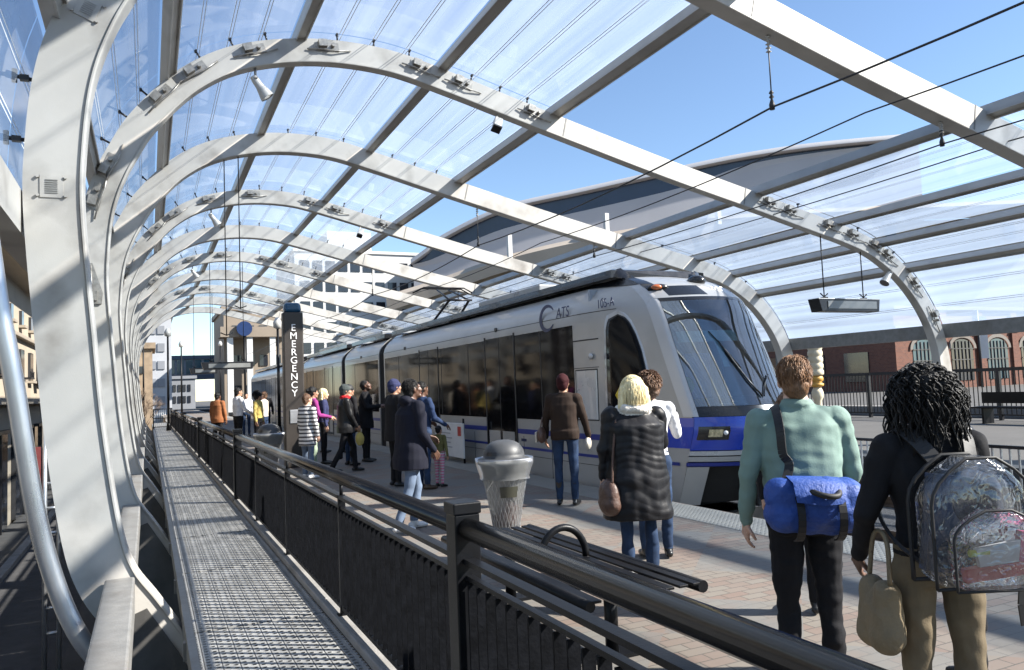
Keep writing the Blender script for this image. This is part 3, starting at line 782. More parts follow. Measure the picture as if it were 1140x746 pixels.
def hw(z): return HW - (0 if z < 2.72 else .40 * ((z - 2.72) / .5) ** 1.8)
def bulge(z): return float(np.interp(z, [-.1, .3, .9, 1.3, 2.7, 3.0, 3.22], [.42, .48, .54, .50, .40, .34, .15]))
def hn(z): return min(hw(z), float(np.interp(z, [-.1, .5, 1.1, 2.0, 2.75, 3.22], [.97, .96, .89, .86, .83, .78])))
def front(u, z, off=0.):
    return Vector((XC + hn(z) * u, Yp(z) - bulge(z) * (1 - abs(u) ** 2.2) - off, z))
train = empty('light_rail_train', (XC, 9, -.36), 'silver light rail train with a blue nose standing at the platform', 'train')
def smooth_z(z0, z1, n): return list(np.linspace(z0, z1, n))
def front_patch(name, m, u0, u1, z0, z1, off, nu=24, nz=10, parent=None, th=.012, zfun=None):
    b = MB(); A = []; B = []
    for z in smooth_z(z0, z1, nz):
        A.append([front(u, z, off) for u in np.linspace(u0, u1, nu)]); B.append([front(u, z, off - th) for u in np.linspace(u0, u1, nu)])
    b.grid(A)
    b.grid(B)
    for rows in ((A[0], B[0]), (A[-1], B[-1])): b.grid([rows[0], rows[1]], smooth=False)
    b.grid([[r[0] for r in A], [r[0] for r in B]], smooth=False); b.grid([[r[-1] for r in A], [r[-1] for r in B]], smooth=False)
    return b.build(name, m, parent or train)
# body shell: sides, roof, modules
def side_x(z, s, y=20.):
    t = min(1., max(0., (10.8 - y) / (10.8 - Yp(z)))) ** 1.5
    return XC + s * (hw(z) + (hn(z) - hw(z)) * t)
zs = [FLOOR, .2, .62, 1., 1.5, 2.0, 2.5, 2.72, 2.85, 2.95, 3.05, 3.13, 3.19, 3.22]
def side_shell(y0, y1, s, nose=False):
    P = []
    for z in zs:
        row = []
        ya = Yp(z) if nose else y0
        for v in (np.concatenate([np.linspace(0, 1, 16) * .22, [1.]]) if nose else (0., 1.)): row.append((side_x(z, s, ya + (y1 - ya) * v), ya + (y1 - ya) * v, z))
        P.append(row)
    return P
MODS = [(8.0, 22.3), (22.85, 27.3), (27.85, 36.0), (36.5, 41), (41.5, 55)]
for i, (a, c) in enumerate(MODS):
    b = MB()
    for s in (-1, 1): b.grid(side_shell(a, c, s, i == 0), smooth=True)
    zr = 3.22; n = 8; y0 = Yp(zr) if i == 0 else a
    b.grid([[(XC + (hn(zr) if i == 0 else hw(zr)) * u, y0, zr + .05 * (1 - u * u)) for u in np.linspace(-1, 1, n)], [(XC + hw(zr) * u, max(a, 11), zr + .05 * (1 - u * u)) for u in np.linspace(-1, 1, n)], [(XC + hw(zr) * u, c, zr + .05 * (1 - u * u)) for u in np.linspace(-1, 1, n)]])
    b.grid([[(XC - (1.0 if i == 0 else HW), max(a, 9.0), FLOOR), (XC + (1.0 if i == 0 else HW), max(a, 9.0), FLOOR)], [(XC - HW, c, FLOOR), (XC + HW, c, FLOOR)]])
    for yy in ((c,) if i == 0 else (a, c)):
        b.add([(side_x(z, -1), yy, z) for z in zs] + [(side_x(z, 1), yy, z) for z in zs[::-1]], [list(range(2 * len(zs)))])
    b.build('body_shell', 'train_silver', train)
    # dark roof fairing
    b = MB(); y0 = 9.95 if i == 0 else a
    for s in (-1, 1):
        pts = []
        b.grid([[(XC + s * .93, y0 + .25, 3.245), (XC + s * .92, y0 + .25, 3.37), (XC + s * .80, y0 + .35, 3.40)], [(XC + s * .93, c, 3.245), (XC + s * .92, c, 3.37), (XC + s * .80, c, 3.40)]], smooth=False)
    b.grid([[(XC - .80, y0 + .35, 3.40), (XC + .80, y0 + .35, 3.40)], [(XC - .80, c, 3.40), (XC + .80, c, 3.40)]], smooth=False)
    b.add([(XC - .93, y0 + .25, 3.245), (XC - .92, y0 + .25, 3.37), (XC - .80, y0 + .35, 3.40), (XC + .80, y0 + .35, 3.40), (XC + .92, y0 + .25, 3.37), (XC + .93, y0 + .25, 3.245)], [[0, 1, 2, 3, 4, 5]])
    b.build('roof_fairing', 'train_black', train)
    # undercarriage
    b = MB(); b.box((XC, ((9.4 if i == 0 else a) + c) / 2, -.20), (1.9, c - (9.4 if i == 0 else a), .2)); b.build('undercarriage', 'under_black', train)
# bellows between the modules
for i in range(len(MODS) - 1):
    a, c = MODS[i][1], MODS[i + 1][0]; b = MB(); rows = []
    n = 13
    for q in range(n):
        k = .05 if q % 2 else .0
        yy = a + (c - a) * q / (n - 1)
        rows.append([(side_x(z, -1) + .03 + k, yy, z) for z in zs] + [(side_x(z, 1) - .03 - k, yy, z) for z in zs[::-1]] + [(side_x(zs[0], -1) + .03 + k, yy, zs[0])])
    b.grid(rows, smooth=False); b.build('bellows', 'bellows', train)
# ---- nose
front_patch('front_mask', 'train_black', -.97, .97, 1.085, 1.215, .0, 26, 4)
def loft_nose():
    # silver pillars either side of the windscreen
    for s in (-1, 1):
        b = MB(); A = []
        for z in np.linspace(1.085, 3.06, 20):
            A.append([front(s * u, z, .004) for u in np.linspace(.955, 1.0, 4)] + [Vector((side_x(z, s, Yp(z) + .02 + .16 * v) + s * .004, Yp(z) + .02 + .16 * v, z)) for v in (.0, .5, 1)])
        b.grid(A); b.build('pillar', 'train_silver_light' if s < 0 else 'train_black', train)
loft_nose()
front_patch('windscreen', 'wind_glass', -.95, .95, 1.22, 2.74, .004, 26, 14, th=.010)
front_patch('windscreen_frame', 'train_black', -.955, .955, 2.742, 2.80, .0, 26, 3)
# roof cap above the windscreen
b = MB(); A = []
for z in (2.80, 2.88, 2.96, 3.04, 3.12, 3.18, 3.225): A.append([front(u, z) for u in np.linspace(-1, 1, 28)])
A.append([Vector((XC + hn(3.22) * u, 10.12, 3.276 - .05 * u * u)) for u in np.linspace(-1, 1, 28)])
b.grid(A); cap = b.build('roof_cap', 'train_grey', train)
for s in (-1, 1):
    b = MB(); A = []
    for z in (2.93, 3.0, 3.07, 3.13, 3.18, 3.222): A.append([front(s * u, z, .012) for u in np.linspace(.80, .995, 6)])
    A.append([Vector((XC + s * u, 10.22, z)) for u, z in zip(np.linspace(.72, .90, 6), (3.41, 3.40, 3.39, 3.37, 3.32, 3.26))])
    b.grid(A); b.build('roof_shoulder', 'train_black', train)
for s in (-1, 1):
    b = MB(); A = []
    for z, dz in ((3.06, 0), (3.10, 0), (3.14, 0), (3.18, 0), (3.222, 0)):
        row = []
        for v in np.linspace(0, 1, 12):
            y = Yp(z) + (10.9 - Yp(z)) * v; zz = z + (3.222 - z) * .55 * v; y = max(y, Yp(zz)); row.append((side_x(zz, s, y) + s * .008, y, zz + .006))
        A.append(row)
    b.grid(A); b.build('roof_edge', 'train_black', train)
front_patch('destination_glass', 'train_black', -.78, -.12, 2.83, 3.0, .004, 12, 4)
b = MB(); c = front(.18, 3.1, .01); b.ell((c.x, c.y - .0, c.z), (.13, .17, .10)); b.build('horn_intake', 'train_black', train)
b = MB(); c = front(-.84, 2.98, .02); b.ell((c.x + .02, c.y, c.z), (.16, .07, .055), Matrix.Rotation(R(-25), 3, 'Z')); mk = b.build('marker_lamp', 'train_black', train)
b = MB(); b.ell((c.x - .03, c.y - .03, c.z), (.085, .05, .042), Matrix.Rotation(R(-25), 3, 'Z')); b.build('amber_lens', 'marker_amber', mk)
# blue nose band, pale strips, lower valance
front_patch('nose_panel', 'train_blue', -1.0, 1.0, .635, 1.08, .006, 30, 8)
for s in (-1, 1):
    b = MB(); A = []
    for z in (.66, .8, .95, 1.07):
        e = np.interp(z, [.6, 1.08], [9.5, 8.75])
        A.append([(side_x(z, s, Yp(z) + (e - Yp(z)) * v) + s * .006, Yp(z) + (e - Yp(z)) * v - .006, z) for v in np.linspace(0, 1, 8)])
    b.grid(A, smooth=False); b.build('side_nose_panel', 'train_blue', train)
front_patch('nose_seam', 'seam_black', .005, .012, .64, 1.07, .009, 2, 5)
front_patch('bumper_strip', 'train_silver_light', -1.0, 1.0, .565, .625, .02, 30, 3, th=.03)
front_patch('bumper_strip', 'train_silver', -1.0, 1.0, .485, .55, .02, 30, 3, th=.03)
front_patch('stripe', 'stripe_blue', -1.0, 1.0, .42, .47, .01, 30, 3, th=.03)
front_patch('valance', 'under_black', -.80, .80, FLOOR, .40, -.14, 20, 5)
b = MB(); b.box((XC, 8.6, .02), (.3, 1.1, .2)); b.box((XC, 8.05, .02), (.4, .1, .3)); b.build('coupler', 'under_black', train, bevel=.02)
b = MB(); b.box((XC, 8.6, -.38), (1.7, .06, .22)); b.build('rail_guard', 'under_black', train)
for s in (-1, 1):
    b = MB(); A = []
    for z in (FLOOR - .02, .0, .12, .25, .41):
        A.append([front(s * u, z, .004) for u in np.linspace(.78, 1.0, 8)])
    b.grid(A); b.build('corner_skirt', 'train_silver', train)
    # headlight pods
    u = s * .80
    hp = front_patch('headlight_pod', 'train_black', min(u - .16, u + .16), max(u - .16, u + .16), .775, .955, .012, 8, 4, th=.02)
    front_patch('headlight', 'lamp_clear', min(s * .72, s * .86), max(s * .72, s * .86), .815, .915, .020, 6, 4, hp, .02)
    b = MB(); c = front(s * .795, .87, .022); nrm = Vector((s * .75, -1, 0)).normalized()
    rt = Vector((0, 0, 1)).rotation_difference(nrm).to_matrix()
    b = MB(); c = front(s * .69, .87, .02); b.lathe([(.03, -.02), (.03, .015), (.001, .02)], c, 12, rot=rt); b.build('indicator', 'marker_amber' if s > 0 else 'number_white', hp)
# wipers
def on_front(pts, off): return [front(u, z, off) for u, z in pts]
b = MB(); b.tube(on_front([(-.05, 1.33), (-.18, 1.55), (-.30, 1.85), (-.40, 2.12)], .03), .014, 6); b.tube(on_front([(-.02, 1.33), (.12, 1.5), (.30, 1.62)], .028), .010, 6)
b.tube(on_front([(-.48, 2.26), (-.40, 2.12), (-.20, 1.72)], .022), .010, 6); b.build('wiper', 'black_paint', train)
# cab interior seen through the windscreen
b = MB(); b.box((XC, 10.6, 1.6), (2.2, .05, 3.0)); b.build('cab_back_wall', 'cab_grey', train)
b = MB(); b.box((XC, 9.7, .75), (1.6, 2.1, .06)); b.build('cab_floor', 'cab_dark', train)
b = MB(); A = []
for f_, zz in ((.06, 1.20), (.3, 1.27), (.62, 1.27), (.95, 1.10), (.98, .8)): A.append([(XC + .85 * u, front(u, 1.3).y + f_, zz + .07 * (1 - u * u)) for u in np.linspace(-.95, .95, 12)])
b.grid(A); b.build('dashboard', 'cab_dark', train)
b = MB(); A = []
for zz in (2.12, 2.2, 2.28): A.append([front(u, zz, -.09) for u in np.linspace(-.85, .1, 10)])
b.grid(A); A = [[front(u, zz, -.10) for u in np.linspace(-.36, -.27, 3)] for zz in (1.75, 2.2)]; b.grid(A); b.build('sun_visor', 'visor_pale', train)
b = MB(); b.box((XC + .25, 9.7, 1.6), (.5, .12, .8)); b.box((XC + .25, 9.45, 1.2), (.5, .5, .12)); b.build('driver_seat', 'cab_blue', train, bevel=.03)
b = MB(); b.ell((XC - .62, 8.85, 1.50), (.12, .1, .13)); b.build('work_vest', 'hi_vis_green', train)
b = MB(); b.box((XC - .25, 10.26, 1.9), (.8, .02, 1.5)); b.build('cab_door', 'cab_blue', train)
# ---- platform side: windows, doors, stripes
def dense(poly, step=.12):
    out = []
    for i in range(len(poly)):
        a, c = poly[i], poly[(i + 1) % len(poly)]; n = max(1, int(math.hypot(c[0] - a[0], c[1] - a[1]) / step)) if min(a[0], c[0]) < 10.8 else 1
        out += [(a[0] + (c[0] - a[0]) * j / n, a[1] + (c[1] - a[1]) * j / n) for j in range(n)]
    return out
def side_plate(name, m, poly, th=.006, parent=None, s=-1, base=.0):
    b = MB()
    f0 = lambda y, z: (side_x(z, s, y) - s * .01, y, z); f1 = lambda y, z: (side_x(z, s, y) + s * th, y, z)
    if min(p[0] for p in poly) >= 10.8 or max(p[0] for p in poly) - min(p[0] for p in poly) < .1:
        b.prism(poly, f0, f1)
    elif max(p[0] for p in poly) > 11.5:      # long strips: bent over the nose taper
        z0, z1 = min(p[1] for p in poly), max(p[1] for p in poly); ys = list(np.linspace(min(p[0] for p in poly), 10.9, 14)) + [max(p[0] for p in poly)]
        b.grid([[f0(y, z0) for y in ys], [f1(y, z0) for y in ys], [f1(y, z1) for y in ys], [f0(y, z1) for y in ys]], smooth=False)
    else:                                      # panes bent over the nose taper: horizontal slices
        zs_ = np.linspace(min(p[1] for p in poly) + 1e-4, max(p[1] for p in poly) - 1e-4, 26); A = []
        for z in zs_:
            xs = []
            for i in range(len(poly)):
                p, q = poly[i], poly[(i + 1) % len(poly)]
                if (p[1] - z) * (q[1] - z) <= 0 and abs(p[1] - q[1]) > 1e-9: xs.append(p[0] + (q[0] - p[0]) * (z - p[1]) / (q[1] - p[1]))
            lo, hi = min(xs), max(xs); row = [f0(lo, z)] + [f1(lo + (hi - lo) * v, z) for v in np.linspace(0, 1, 9)] + [f0(hi, z)]; A.append(row)
        b.grid(A)
        b.add(A[0], [list(range(len(A[0])))]); b.add(A[-1], [list(range(len(A[-1])))])
    return b.build(name, m, parent or train)
def rect(y0, y1, z0, z1): return [(y0, z0), (y1, z0), (y1, z1), (y0, z1)]
def cab_outline(g):
    base = [(10.10, 1.18), (10.11, 2.40), (10.07, 2.55), (9.98, 2.61), (9.86, 2.62), (9.74, 2.58), (9.62, 2.48), (9.50, 2.30), (9.38, 2.06), (9.29, 1.8), (9.22, 1.5), (9.19, 1.25), (9.25, 1.18)]
    c = (9.68, 1.85); return [(c[0] + (y - c[0]) * (1 + g / .55), c[1] + (z - c[1]) * (1 + g / .72)) for y, z in base]
for s in (-1, 1):
    side_plate('cab_window_frame', 'train_silver_light', cab_outline(.07), .004, s=s)
    side_plate('cab_window_seal', 'seam_black', cab_outline(.012), .007, s=s)
    side_plate('cab_window', 'train_window', cab_outline(-.012), .010, s=s)
side_plate('yellow_notice', 'yellow_sign', [(9.82, 1.28), (9.92, 1.40), (9.82, 1.52), (9.72, 1.40)], .013)
for i, (a, c) in enumerate(MODS):
    side_plate('roof_edge', 'train_black', rect(10.9 if i == 0 else a, c, 3.16, 3.24), .008)
    y0 = 11.02 if i == 0 else a + .12; y1 = c - .12
    for s in (-1, 1): side_plate('window_band', 'train_window', rect(y0, y1, .98 if s < 0 else 1.1, 2.56), .006, s=s)
    # blue waist stripe and lower seam
    side_plate('waist_stripe', 'stripe_blue', rect(9.3 if i == 0 else a + .05, c - .05, .70, .79), .004)
    side_plate('lower_stripe', 'stripe_blue', rect(8.62 if i == 0 else a + .05, c - .05, .42, .465), .004)
    side_plate('skirt_seam', 'seam_black', rect(8.9 if i == 0 else a + .05, c - .05, .30, .308), .003)
    side_plate('cant_seam', 'seam_black', rect(9.9 if i == 0 else a + .05, c - .05, 2.715, 2.725), .003)
    # double doors
    doors = {0: (13.3, 17.6), 2: (29.4, 33.2), 3: (), 1: (), 4: (44, 48)}[i]
    for dy in doors:
        d = side_plate('door', 'train_window', rect(dy, dy + 1.36, .04, 2.58), .010)
        side_plate('door_frame', 'seam_black', rect(dy - .05, dy, .02, 2.62), .014, d); side_plate('door_frame', 'seam_black', rect(dy + 1.36, dy + 1.41, .02, 2.62), .014, d)
        side_plate('door_joint', 'seam_black', rect(dy + .67, dy + .69, .04, 2.58), .013, d)
        side_plate('door_kick_panel', 'train_silver', rect(dy + .08, dy + .62, .12, .72), .015, d); side_plate('door_kick_panel', 'train_silver', rect(dy + .74, dy + 1.28, .12, .72), .015, d)
    for yy in np.arange(y0 + 1.15, y1, 1.72):
        if any(dy - .2 < yy < dy + 1.6 for dy in doors): continue
        side_plate('window_joint', 'seam_black', rect(yy, yy + .03, 1.0, 2.54), .009)
# panel joints behind the cab
side_plate('panel_seam', 'seam_black', rect(10.27, 10.30, .05, 2.93), .004)
side_plate('panel_seam', 'seam_black', rect(10.30, 11.02, 2.28, 2.30), .004)
side_plate('panel_seam', 'seam_black', rect(10.30, 11.02, 1.84, 1.85), .003)
side_plate('hatch_outline', 'seam_black', rect(10.34, 10.98, 1.0, 1.82), .003)
for yy, zz in ((12.9, .56), (16.2, .56), (19.9, .56), (24.2, .56), (31.2, .56)):
    side_plate('data_label', 'logo_navy', rect(yy, yy + .22, zz, zz + .05), .004)
for yy in (11.9, 13.0, 15.4, 17.1, 19.6, 21.2):
    side_plate('skirt_joint', 'seam_black', rect(yy, yy + .012, -.06, .66), .004)
side_plate('equipment_hatch', 'train_silver_light', rect(10.36, 10.96, 1.02, 1.80), .005)
b = MB(); b.ell((XC - HW - .005, 10.47, 2.02), (.03, .06, .05)); b.build('door_button', 'train_silver_light', train)
b = MB()
for yy in (14.1, 20.2, 25.0): b.tube([(XC - HW - .02, yy, 2.74), (XC - HW + .02, yy, 2.74)], .045, 10)
b.build('side_camera', 'black_paint', train)
# lettering
side = Matrix(((0, 0, -1, XC - HW - .006), (-1, 0, 0, 0), (0, 1, 0, 0), (0, 0, 0, 1)))
def on_side(y, z): return Matrix.Translation((0, y, z)) @ side
text_mesh('number', '105-A', .20, 'logo_navy', train, Matrix.Translation((.055, 0, 0)) @ on_side(10.05, 2.76), .002)
text_mesh('logo_letters', 'ATS', .25, 'logo_navy', train, on_side(11.33, 2.73), .002, .25, 'CENTER', 1.05)
b = MB(); cy_, cz_ = 11.86, 2.76; A = []
for a in np.linspace(R(35), R(325), 30):
    w = .012 + .030 * max(0, math.sin((a - R(35)) / 2 * 360 / 290)) ; ro = .21
    yy = lambda r_: cy_ - r_ * 1.25 * math.cos(a) - .10 * (r_ * math.sin(a)); zz = lambda r_: cz_ + r_ * math.sin(a)
    A.append([(XC - HW - .008, yy(ro + w), zz(ro + w)), (XC - HW - .008, yy(ro - w), zz(ro - w))])
b.grid(A); b.build('logo_swoosh', 'logo_navy', train, fix=False)
c = front(.28, 2.92, .01); text_mesh('front_number', '105', .20, 'number_white', train, Matrix.Translation((c.x, c.y - .012, c.z - .07)) @ Matrix.Rotation(R(8), 4, 'Z') @ Matrix.Rotation(R(65), 4, 'X'), .004)
# pantograph
b = MB(); Yq = 19.4
for sx in (-.35, .35):
    b.tube([(XC + sx, Yq + .9, 3.45), (XC + sx * .8, Yq - .35, 3.95)], .035, 8); b.tube([(XC + sx * .8, Yq - .35, 3.95), (XC + sx * .5, Yq + .9, 4.38)], .025, 8)
b.box((XC, Yq + .7, 3.44), (1.1, .9, .06)); b.tube([(XC - .36, Yq - .35, 3.95), (XC + .36, Yq - .35, 3.95)], .03, 8)
pan = b.build('pantograph', 'black_paint', train)
b = MB()
for dy in (-.12, .12): b.tube([(XC - .85, Yq + .9 + dy, 4.30), (XC - .6, Yq + .9 + dy, 4.43), (XC + .6, Yq + .9 + dy, 4.43), (XC + .85, Yq + .9 + dy, 4.30)], .02, 8)
b.build('contact_bar', 'dark_steel', pan)
for a, c in ((13, 16), (24, 26.5), (29, 34)):
    b = MB(); b.box((XC, (a + c) / 2, 3.46), (1.5, c - a, .14)); b.build('roof_equipment', 'train_grey', train, bevel=.03)

# ------------------------------------------------------------------ people
def cloth(name, col, rough=.85, var=.15, scale=9, bump=.10, bscale=140, **k): return mat(name, col, rough, 0, var, scale, bump, bscale, spec=.25, **k)
mat('skin_light', (.55, .33, .24), .5, 0, .08, 12, .05, 200); mat('skin_tan', (.36, .20, .13), .5, 0, .08, 12, .05, 200); mat('skin_dark', (.11, .055, .035), .45, 0, .1, 12, .05, 200)
mat('eye_white', (.7, .68, .65), .2); mat('lip', (.28, .09, .07), .5)
mat('hair_auburn', (.19, .095, .042), .5, 0, .45, 60, .6, 160, stretch=(1, 1, .25)); mat('hair_black', (.006, .0055, .0055), .55, 0, .4, 50, .5, 140, spec=.35); mat('hair_blonde', (.78, .66, .38), .45, 0, .2, 50, .5, 120, stretch=(1, 1, .12))
mat('hair_brown', (.12, .06, .03), .5, 0, .4, 40, .6, 120)
cloth('shirt_mint', (.18, .262, .23), .75, .06); cloth('trouser_black', (.009, .009, .011)); cloth('jacket_black', (.010, .010, .012)); cloth('khaki', (.15, .118, .075)); cloth('coat_puffer', (.010, .010, .012), .5)
cloth('jeans', (.02, .038, .08), var=.35); cloth('jeans_light', (.12, .16, .23), var=.2); cloth('jacket_brown', (.028, .017, .012)); cloth('hoodie_black', (.008, .009, .018)); cloth('leather_black', (.014, .014, .015), .35)
cloth('scarf_red', (.42, .015, .02)); cloth('top_purple', (.24, .035, .17)); cloth('trouser_mint', (.30, .38, .28)); cloth('shirt_white', (.70, .70, .72)); cloth('orange', (.26, .10, .04)); cloth('yellow', (.42, .33, .10))
cloth('fur_white', (.75, .70, .62), .95, .12, 40, .9, 60); cloth('beanie_navy', (.03, .035, .09)); cloth('grey_wool', (.16, .16, .17)); cloth('hat_grey', (.05, .06, .06)); cloth('denim_blue', (.018, .035, .085)); cloth('olive', (.14, .13, .05)); cloth('cap_red', (.035, .006, .008))
mat('gloss_paper', (.62, .62, .62), .5)
mat('shoe_black', (.010, .010, .010), .35, 0, .3, 10); mat('shoe_white', (.62, .62, .62), .5, 0, .1, 10); mat('boot_black', (.010, .009, .009), .3, 0, .3, 10); mat('shoe_brown', (.06, .035, .02), .5)
mat('button_white', (.7, .7, .7), .4)
def stripes(name, a, b_, freq, duty=.5, axis='Z', wob=.02):
    m, t, b, out = nt(name); L = t.links.new; tc = t.nodes.new('ShaderNodeTexCoord'); sp = t.nodes.new('ShaderNodeSeparateXYZ'); L(tc.outputs['Object'], sp.inputs[0])
    n = t.nodes.new('ShaderNodeTexNoise'); n.inputs['Scale'].default_value = 5; L(tc.outputs['Object'], n.inputs['Vector'])
    v = math_node(t, 'ADD', sp.outputs[axis], math_node(t, 'MULTIPLY', n.outputs['Fac'], wob))
    f = math_node(t, 'LESS_THAN', math_node(t, 'FRACT', math_node(t, 'MULTIPLY', v, freq)), duty)
    mx = t.nodes.new('ShaderNodeMixRGB'); mx.inputs['Color1'].default_value = rgba(a); mx.inputs['Color2'].default_value = rgba(b_); L(f, mx.inputs['Fac']); L(mx.outputs[0], b.inputs['Base Color']); b.inputs['Roughness'].default_value = .85
stripes('shirt_striped', (.68, .67, .66), (.05, .05, .06), 14, .42); stripes('leggings_pink', (.55, .16, .26), (.50, .42, .45), 22, .5)

def V3(a): return Vector(a)
class Fig:
    """one figure: primitives -> one continuous voxel surface, faces coloured by the nearest primitive"""
    def __init__(s): s.p = []
    def cap(s, a, b, ra, rb, tag, flat=1., side=None): s.p.append(('cap', V3(a), V3(b), ra, rb, tag))
    def ell(s, c, r, tag, rot=None): s.p.append(('ell', V3(c), tuple(r), rot, None, tag))
    def loft(s, rings, tag): s.p.append(('loft', [(V3(c), rx, ry) for c, rx, ry in rings], None, None, None, tag))
    def mesh(s, voxel, smooth=3):
        b = MB()
        for q in s.p:
            if q[0] == 'cap':
                _, a, c, ra, rb, t = q; d = (c - a); L = d.length
                if L < 1e-5: b.ell(a, (ra,) * 3, None, 12, 8); continue
                d /= L; rows = []; x = d.orthogonal().normalized(); y = d.cross(x)
                prof = [(-ra * math.cos(u), ra * math.sin(u)) for u in np.linspace(.12, math.pi / 2, 5)] + [(L + rb * math.sin(u), rb * math.cos(u)) for u in np.linspace(0, math.pi / 2 - .12, 5)]
                for (h, r_) in prof: rows.append([a + d * h + (x * math.cos(w) + y * math.sin(w)) * r_ for w in np.linspace(0, 2 * math.pi, 13)[:-1]])
                n = 12; vs = [p for r_ in rows for p in r_]
                fs = [[i * n + k, i * n + (k + 1) % n, (i + 1) * n + (k + 1) % n, (i + 1) * n + k] for i in range(len(rows) - 1) for k in range(n)]
                fs += [list(range(n))[::-1], [(len(rows) - 1) * n + k for k in range(n)]]
                b.add(vs, fs)
            elif q[0] == 'ell': b.ell(q[1], q[2], q[3], 18, 12)
            else:
                R_ = q[1]; n = 20; vs = []
                for c, rx, ry in R_: vs += [c + V3((math.copysign(abs(math.cos(w)) ** .85, math.cos(w)) * rx, math.copysign(abs(math.sin(w)) ** .85, math.sin(w)) * ry, 0)) for w in np.linspace(0, 2 * math.pi, n + 1)[:-1]]
                fs = [[i * n + k, i * n + (k + 1) % n, (i + 1) * n + (k + 1) % n, (i + 1) * n + k] for i in range(len(R_) - 1) for k in range(n)]
                fs += [list(range(n))[::-1], [(len(R_) - 1) * n + k for k in range(n)]]
                b.add(vs, fs)
        me = bpy.data.meshes.new('tmp'); me.from_pydata(b.v, [], b.f)
        o = bpy.data.objects.new('tmp', me); COL.objects.link(o)
        m = o.modifiers.new('r', 'REMESH'); m.mode = 'VOXEL'; m.voxel_size = voxel
        if smooth: sm = o.modifiers.new('s', 'SMOOTH'); sm.factor = .5; sm.iterations = smooth
        dg = bpy.context.evaluated_depsgraph_get(); dg.update()
        out = bpy.data.meshes.new_from_object(o.evaluated_get(dg)); bpy.data.objects.remove(o); bpy.data.meshes.remove(me)
        V = np.zeros(len(out.vertices) * 3); out.vertices.foreach_get('co', V); V = V.reshape(-1, 3)
        F = [list(p.vertices) for p in out.polygons]; N = np.zeros(len(out.vertices) * 3); out.vertices.foreach_get('normal', N); N = N.reshape(-1, 3)
        bpy.data.meshes.remove(out)
        return V, F, N
    def sdf(s, P):
        D = []; T = []
        for q in s.p:
            if q[0] == 'cap':
                _, a, c, ra, rb, t = q; a = np.array(a); c = np.array(c); ab = c - a; l2 = max(ab @ ab, 1e-9)
                u = np.clip(((P - a) @ ab) / l2, 0, 1); d = np.linalg.norm(P - a - u[:, None] * ab, axis=1) - (ra + (rb - ra) * u)
            elif q[0] == 'ell':
                x = P - np.array(q[1])
                if q[3] is not None: x = x @ np.array(q[3])
                r_ = np.array(q[2]); k = np.linalg.norm(x / r_, axis=1); d = (k - 1) * min(r_) ; t = q[5]
            else:
                R_ = q[1]; z = np.array([c.z for c, _, _ in R_]); o_ = np.argsort(z); zz = z[o_]
                ip = lambda f: np.interp(P[:, 2], zz, np.array([f(r_) for r_ in R_])[o_])
                cx_, cy_, rx, ry = ip(lambda r_: r_[0].x), ip(lambda r_: r_[0].y), ip(lambda r_: r_[1]), ip(lambda r_: r_[2])
                k = np.sqrt(((P[:, 0] - cx_) / rx) ** 2 + ((P[:, 1] - cy_) / ry) ** 2); d = (k - 1) * np.minimum(rx, ry)
                out = np.maximum(zz[0] - P[:, 2], P[:, 2] - zz[-1]); d = np.where(out > 0, np.maximum(d, 0) + out, d); t = q[5]
            D.append(d); T.append(t)
        return np.array(D), T
    def colour(s, V, F):
        C = np.array([V[f].mean(0) for f in F]); D, T = s.sdf(C); idx = D.argmin(0); return [T[i] for i in idx]

def wrinkle(V, N, amt, sc, seed):
    out = np.zeros(len(V)); r_ = np.random.default_rng(seed)
    for k in range(9):
        d = r_.normal(size=3); d[2] *= 1.4; d /= np.linalg.norm(d); f = sc * (1 + k * .45)
        ph = r_.uniform(0, 6.28); w = r_.normal(size=3) * 7
        out += np.sin(V @ d * f + ph + 1.6 * np.sin(V @ w + k)) / (1 + k * .5)
    return N * (out * amt / 2.2)[:, None]

def hand_parts(F, wrist, d, palm_n, side, s, curl=.5, tag='skin'):
    """palm + four fingers + thumb; d: wrist->knuckles, palm_n: direction the palm faces, side: +1 thumb lies on +x of (d, palm) frame"""
    d = V3(d).normalized(); n = V3(palm_n); n = (n - d * n.dot(d)).normalized(); x = d.cross(n).normalized() * side   # towards the thumb
    w = V3(wrist)
    for q in (-.028, -.010, .010, .026): F.cap(w + d * .012 * s + x * q * .6 * s, w + d * .085 * s + x * q * s, .016 * s, .012 * s, tag)
    for i, (off, L) in enumerate(((.030, .066), (.011, .075), (-.009, .070), (-.028, .054))):
        p = w + d * (.088 - .004 * (i == 3)) * s + x * off * s; ang = .15; dd = d
        for j, fr in enumerate((.45, .32, .25)):
            ang += curl * (.55 if j else .4); dd = (d * math.cos(ang) + n * math.sin(ang)).normalized(); q = p + dd * L * fr * s
            F.cap(p, q, (.0092 - j * .0008) * s, (.0086 - j * .001) * s, tag); p = q
    p = w + d * .025 * s + x * .024 * s; dd = (d * .6 + x * .65 + n * .35).normalized(); q = p + dd * .042 * s; F.cap(p, q, .0125 * s, .0105 * s, tag)
    dd = (d * .8 + x * .15 + n * .45).normalized(); F.cap(q, q + dd * .032 * s, .0105 * s, .008 * s, tag)

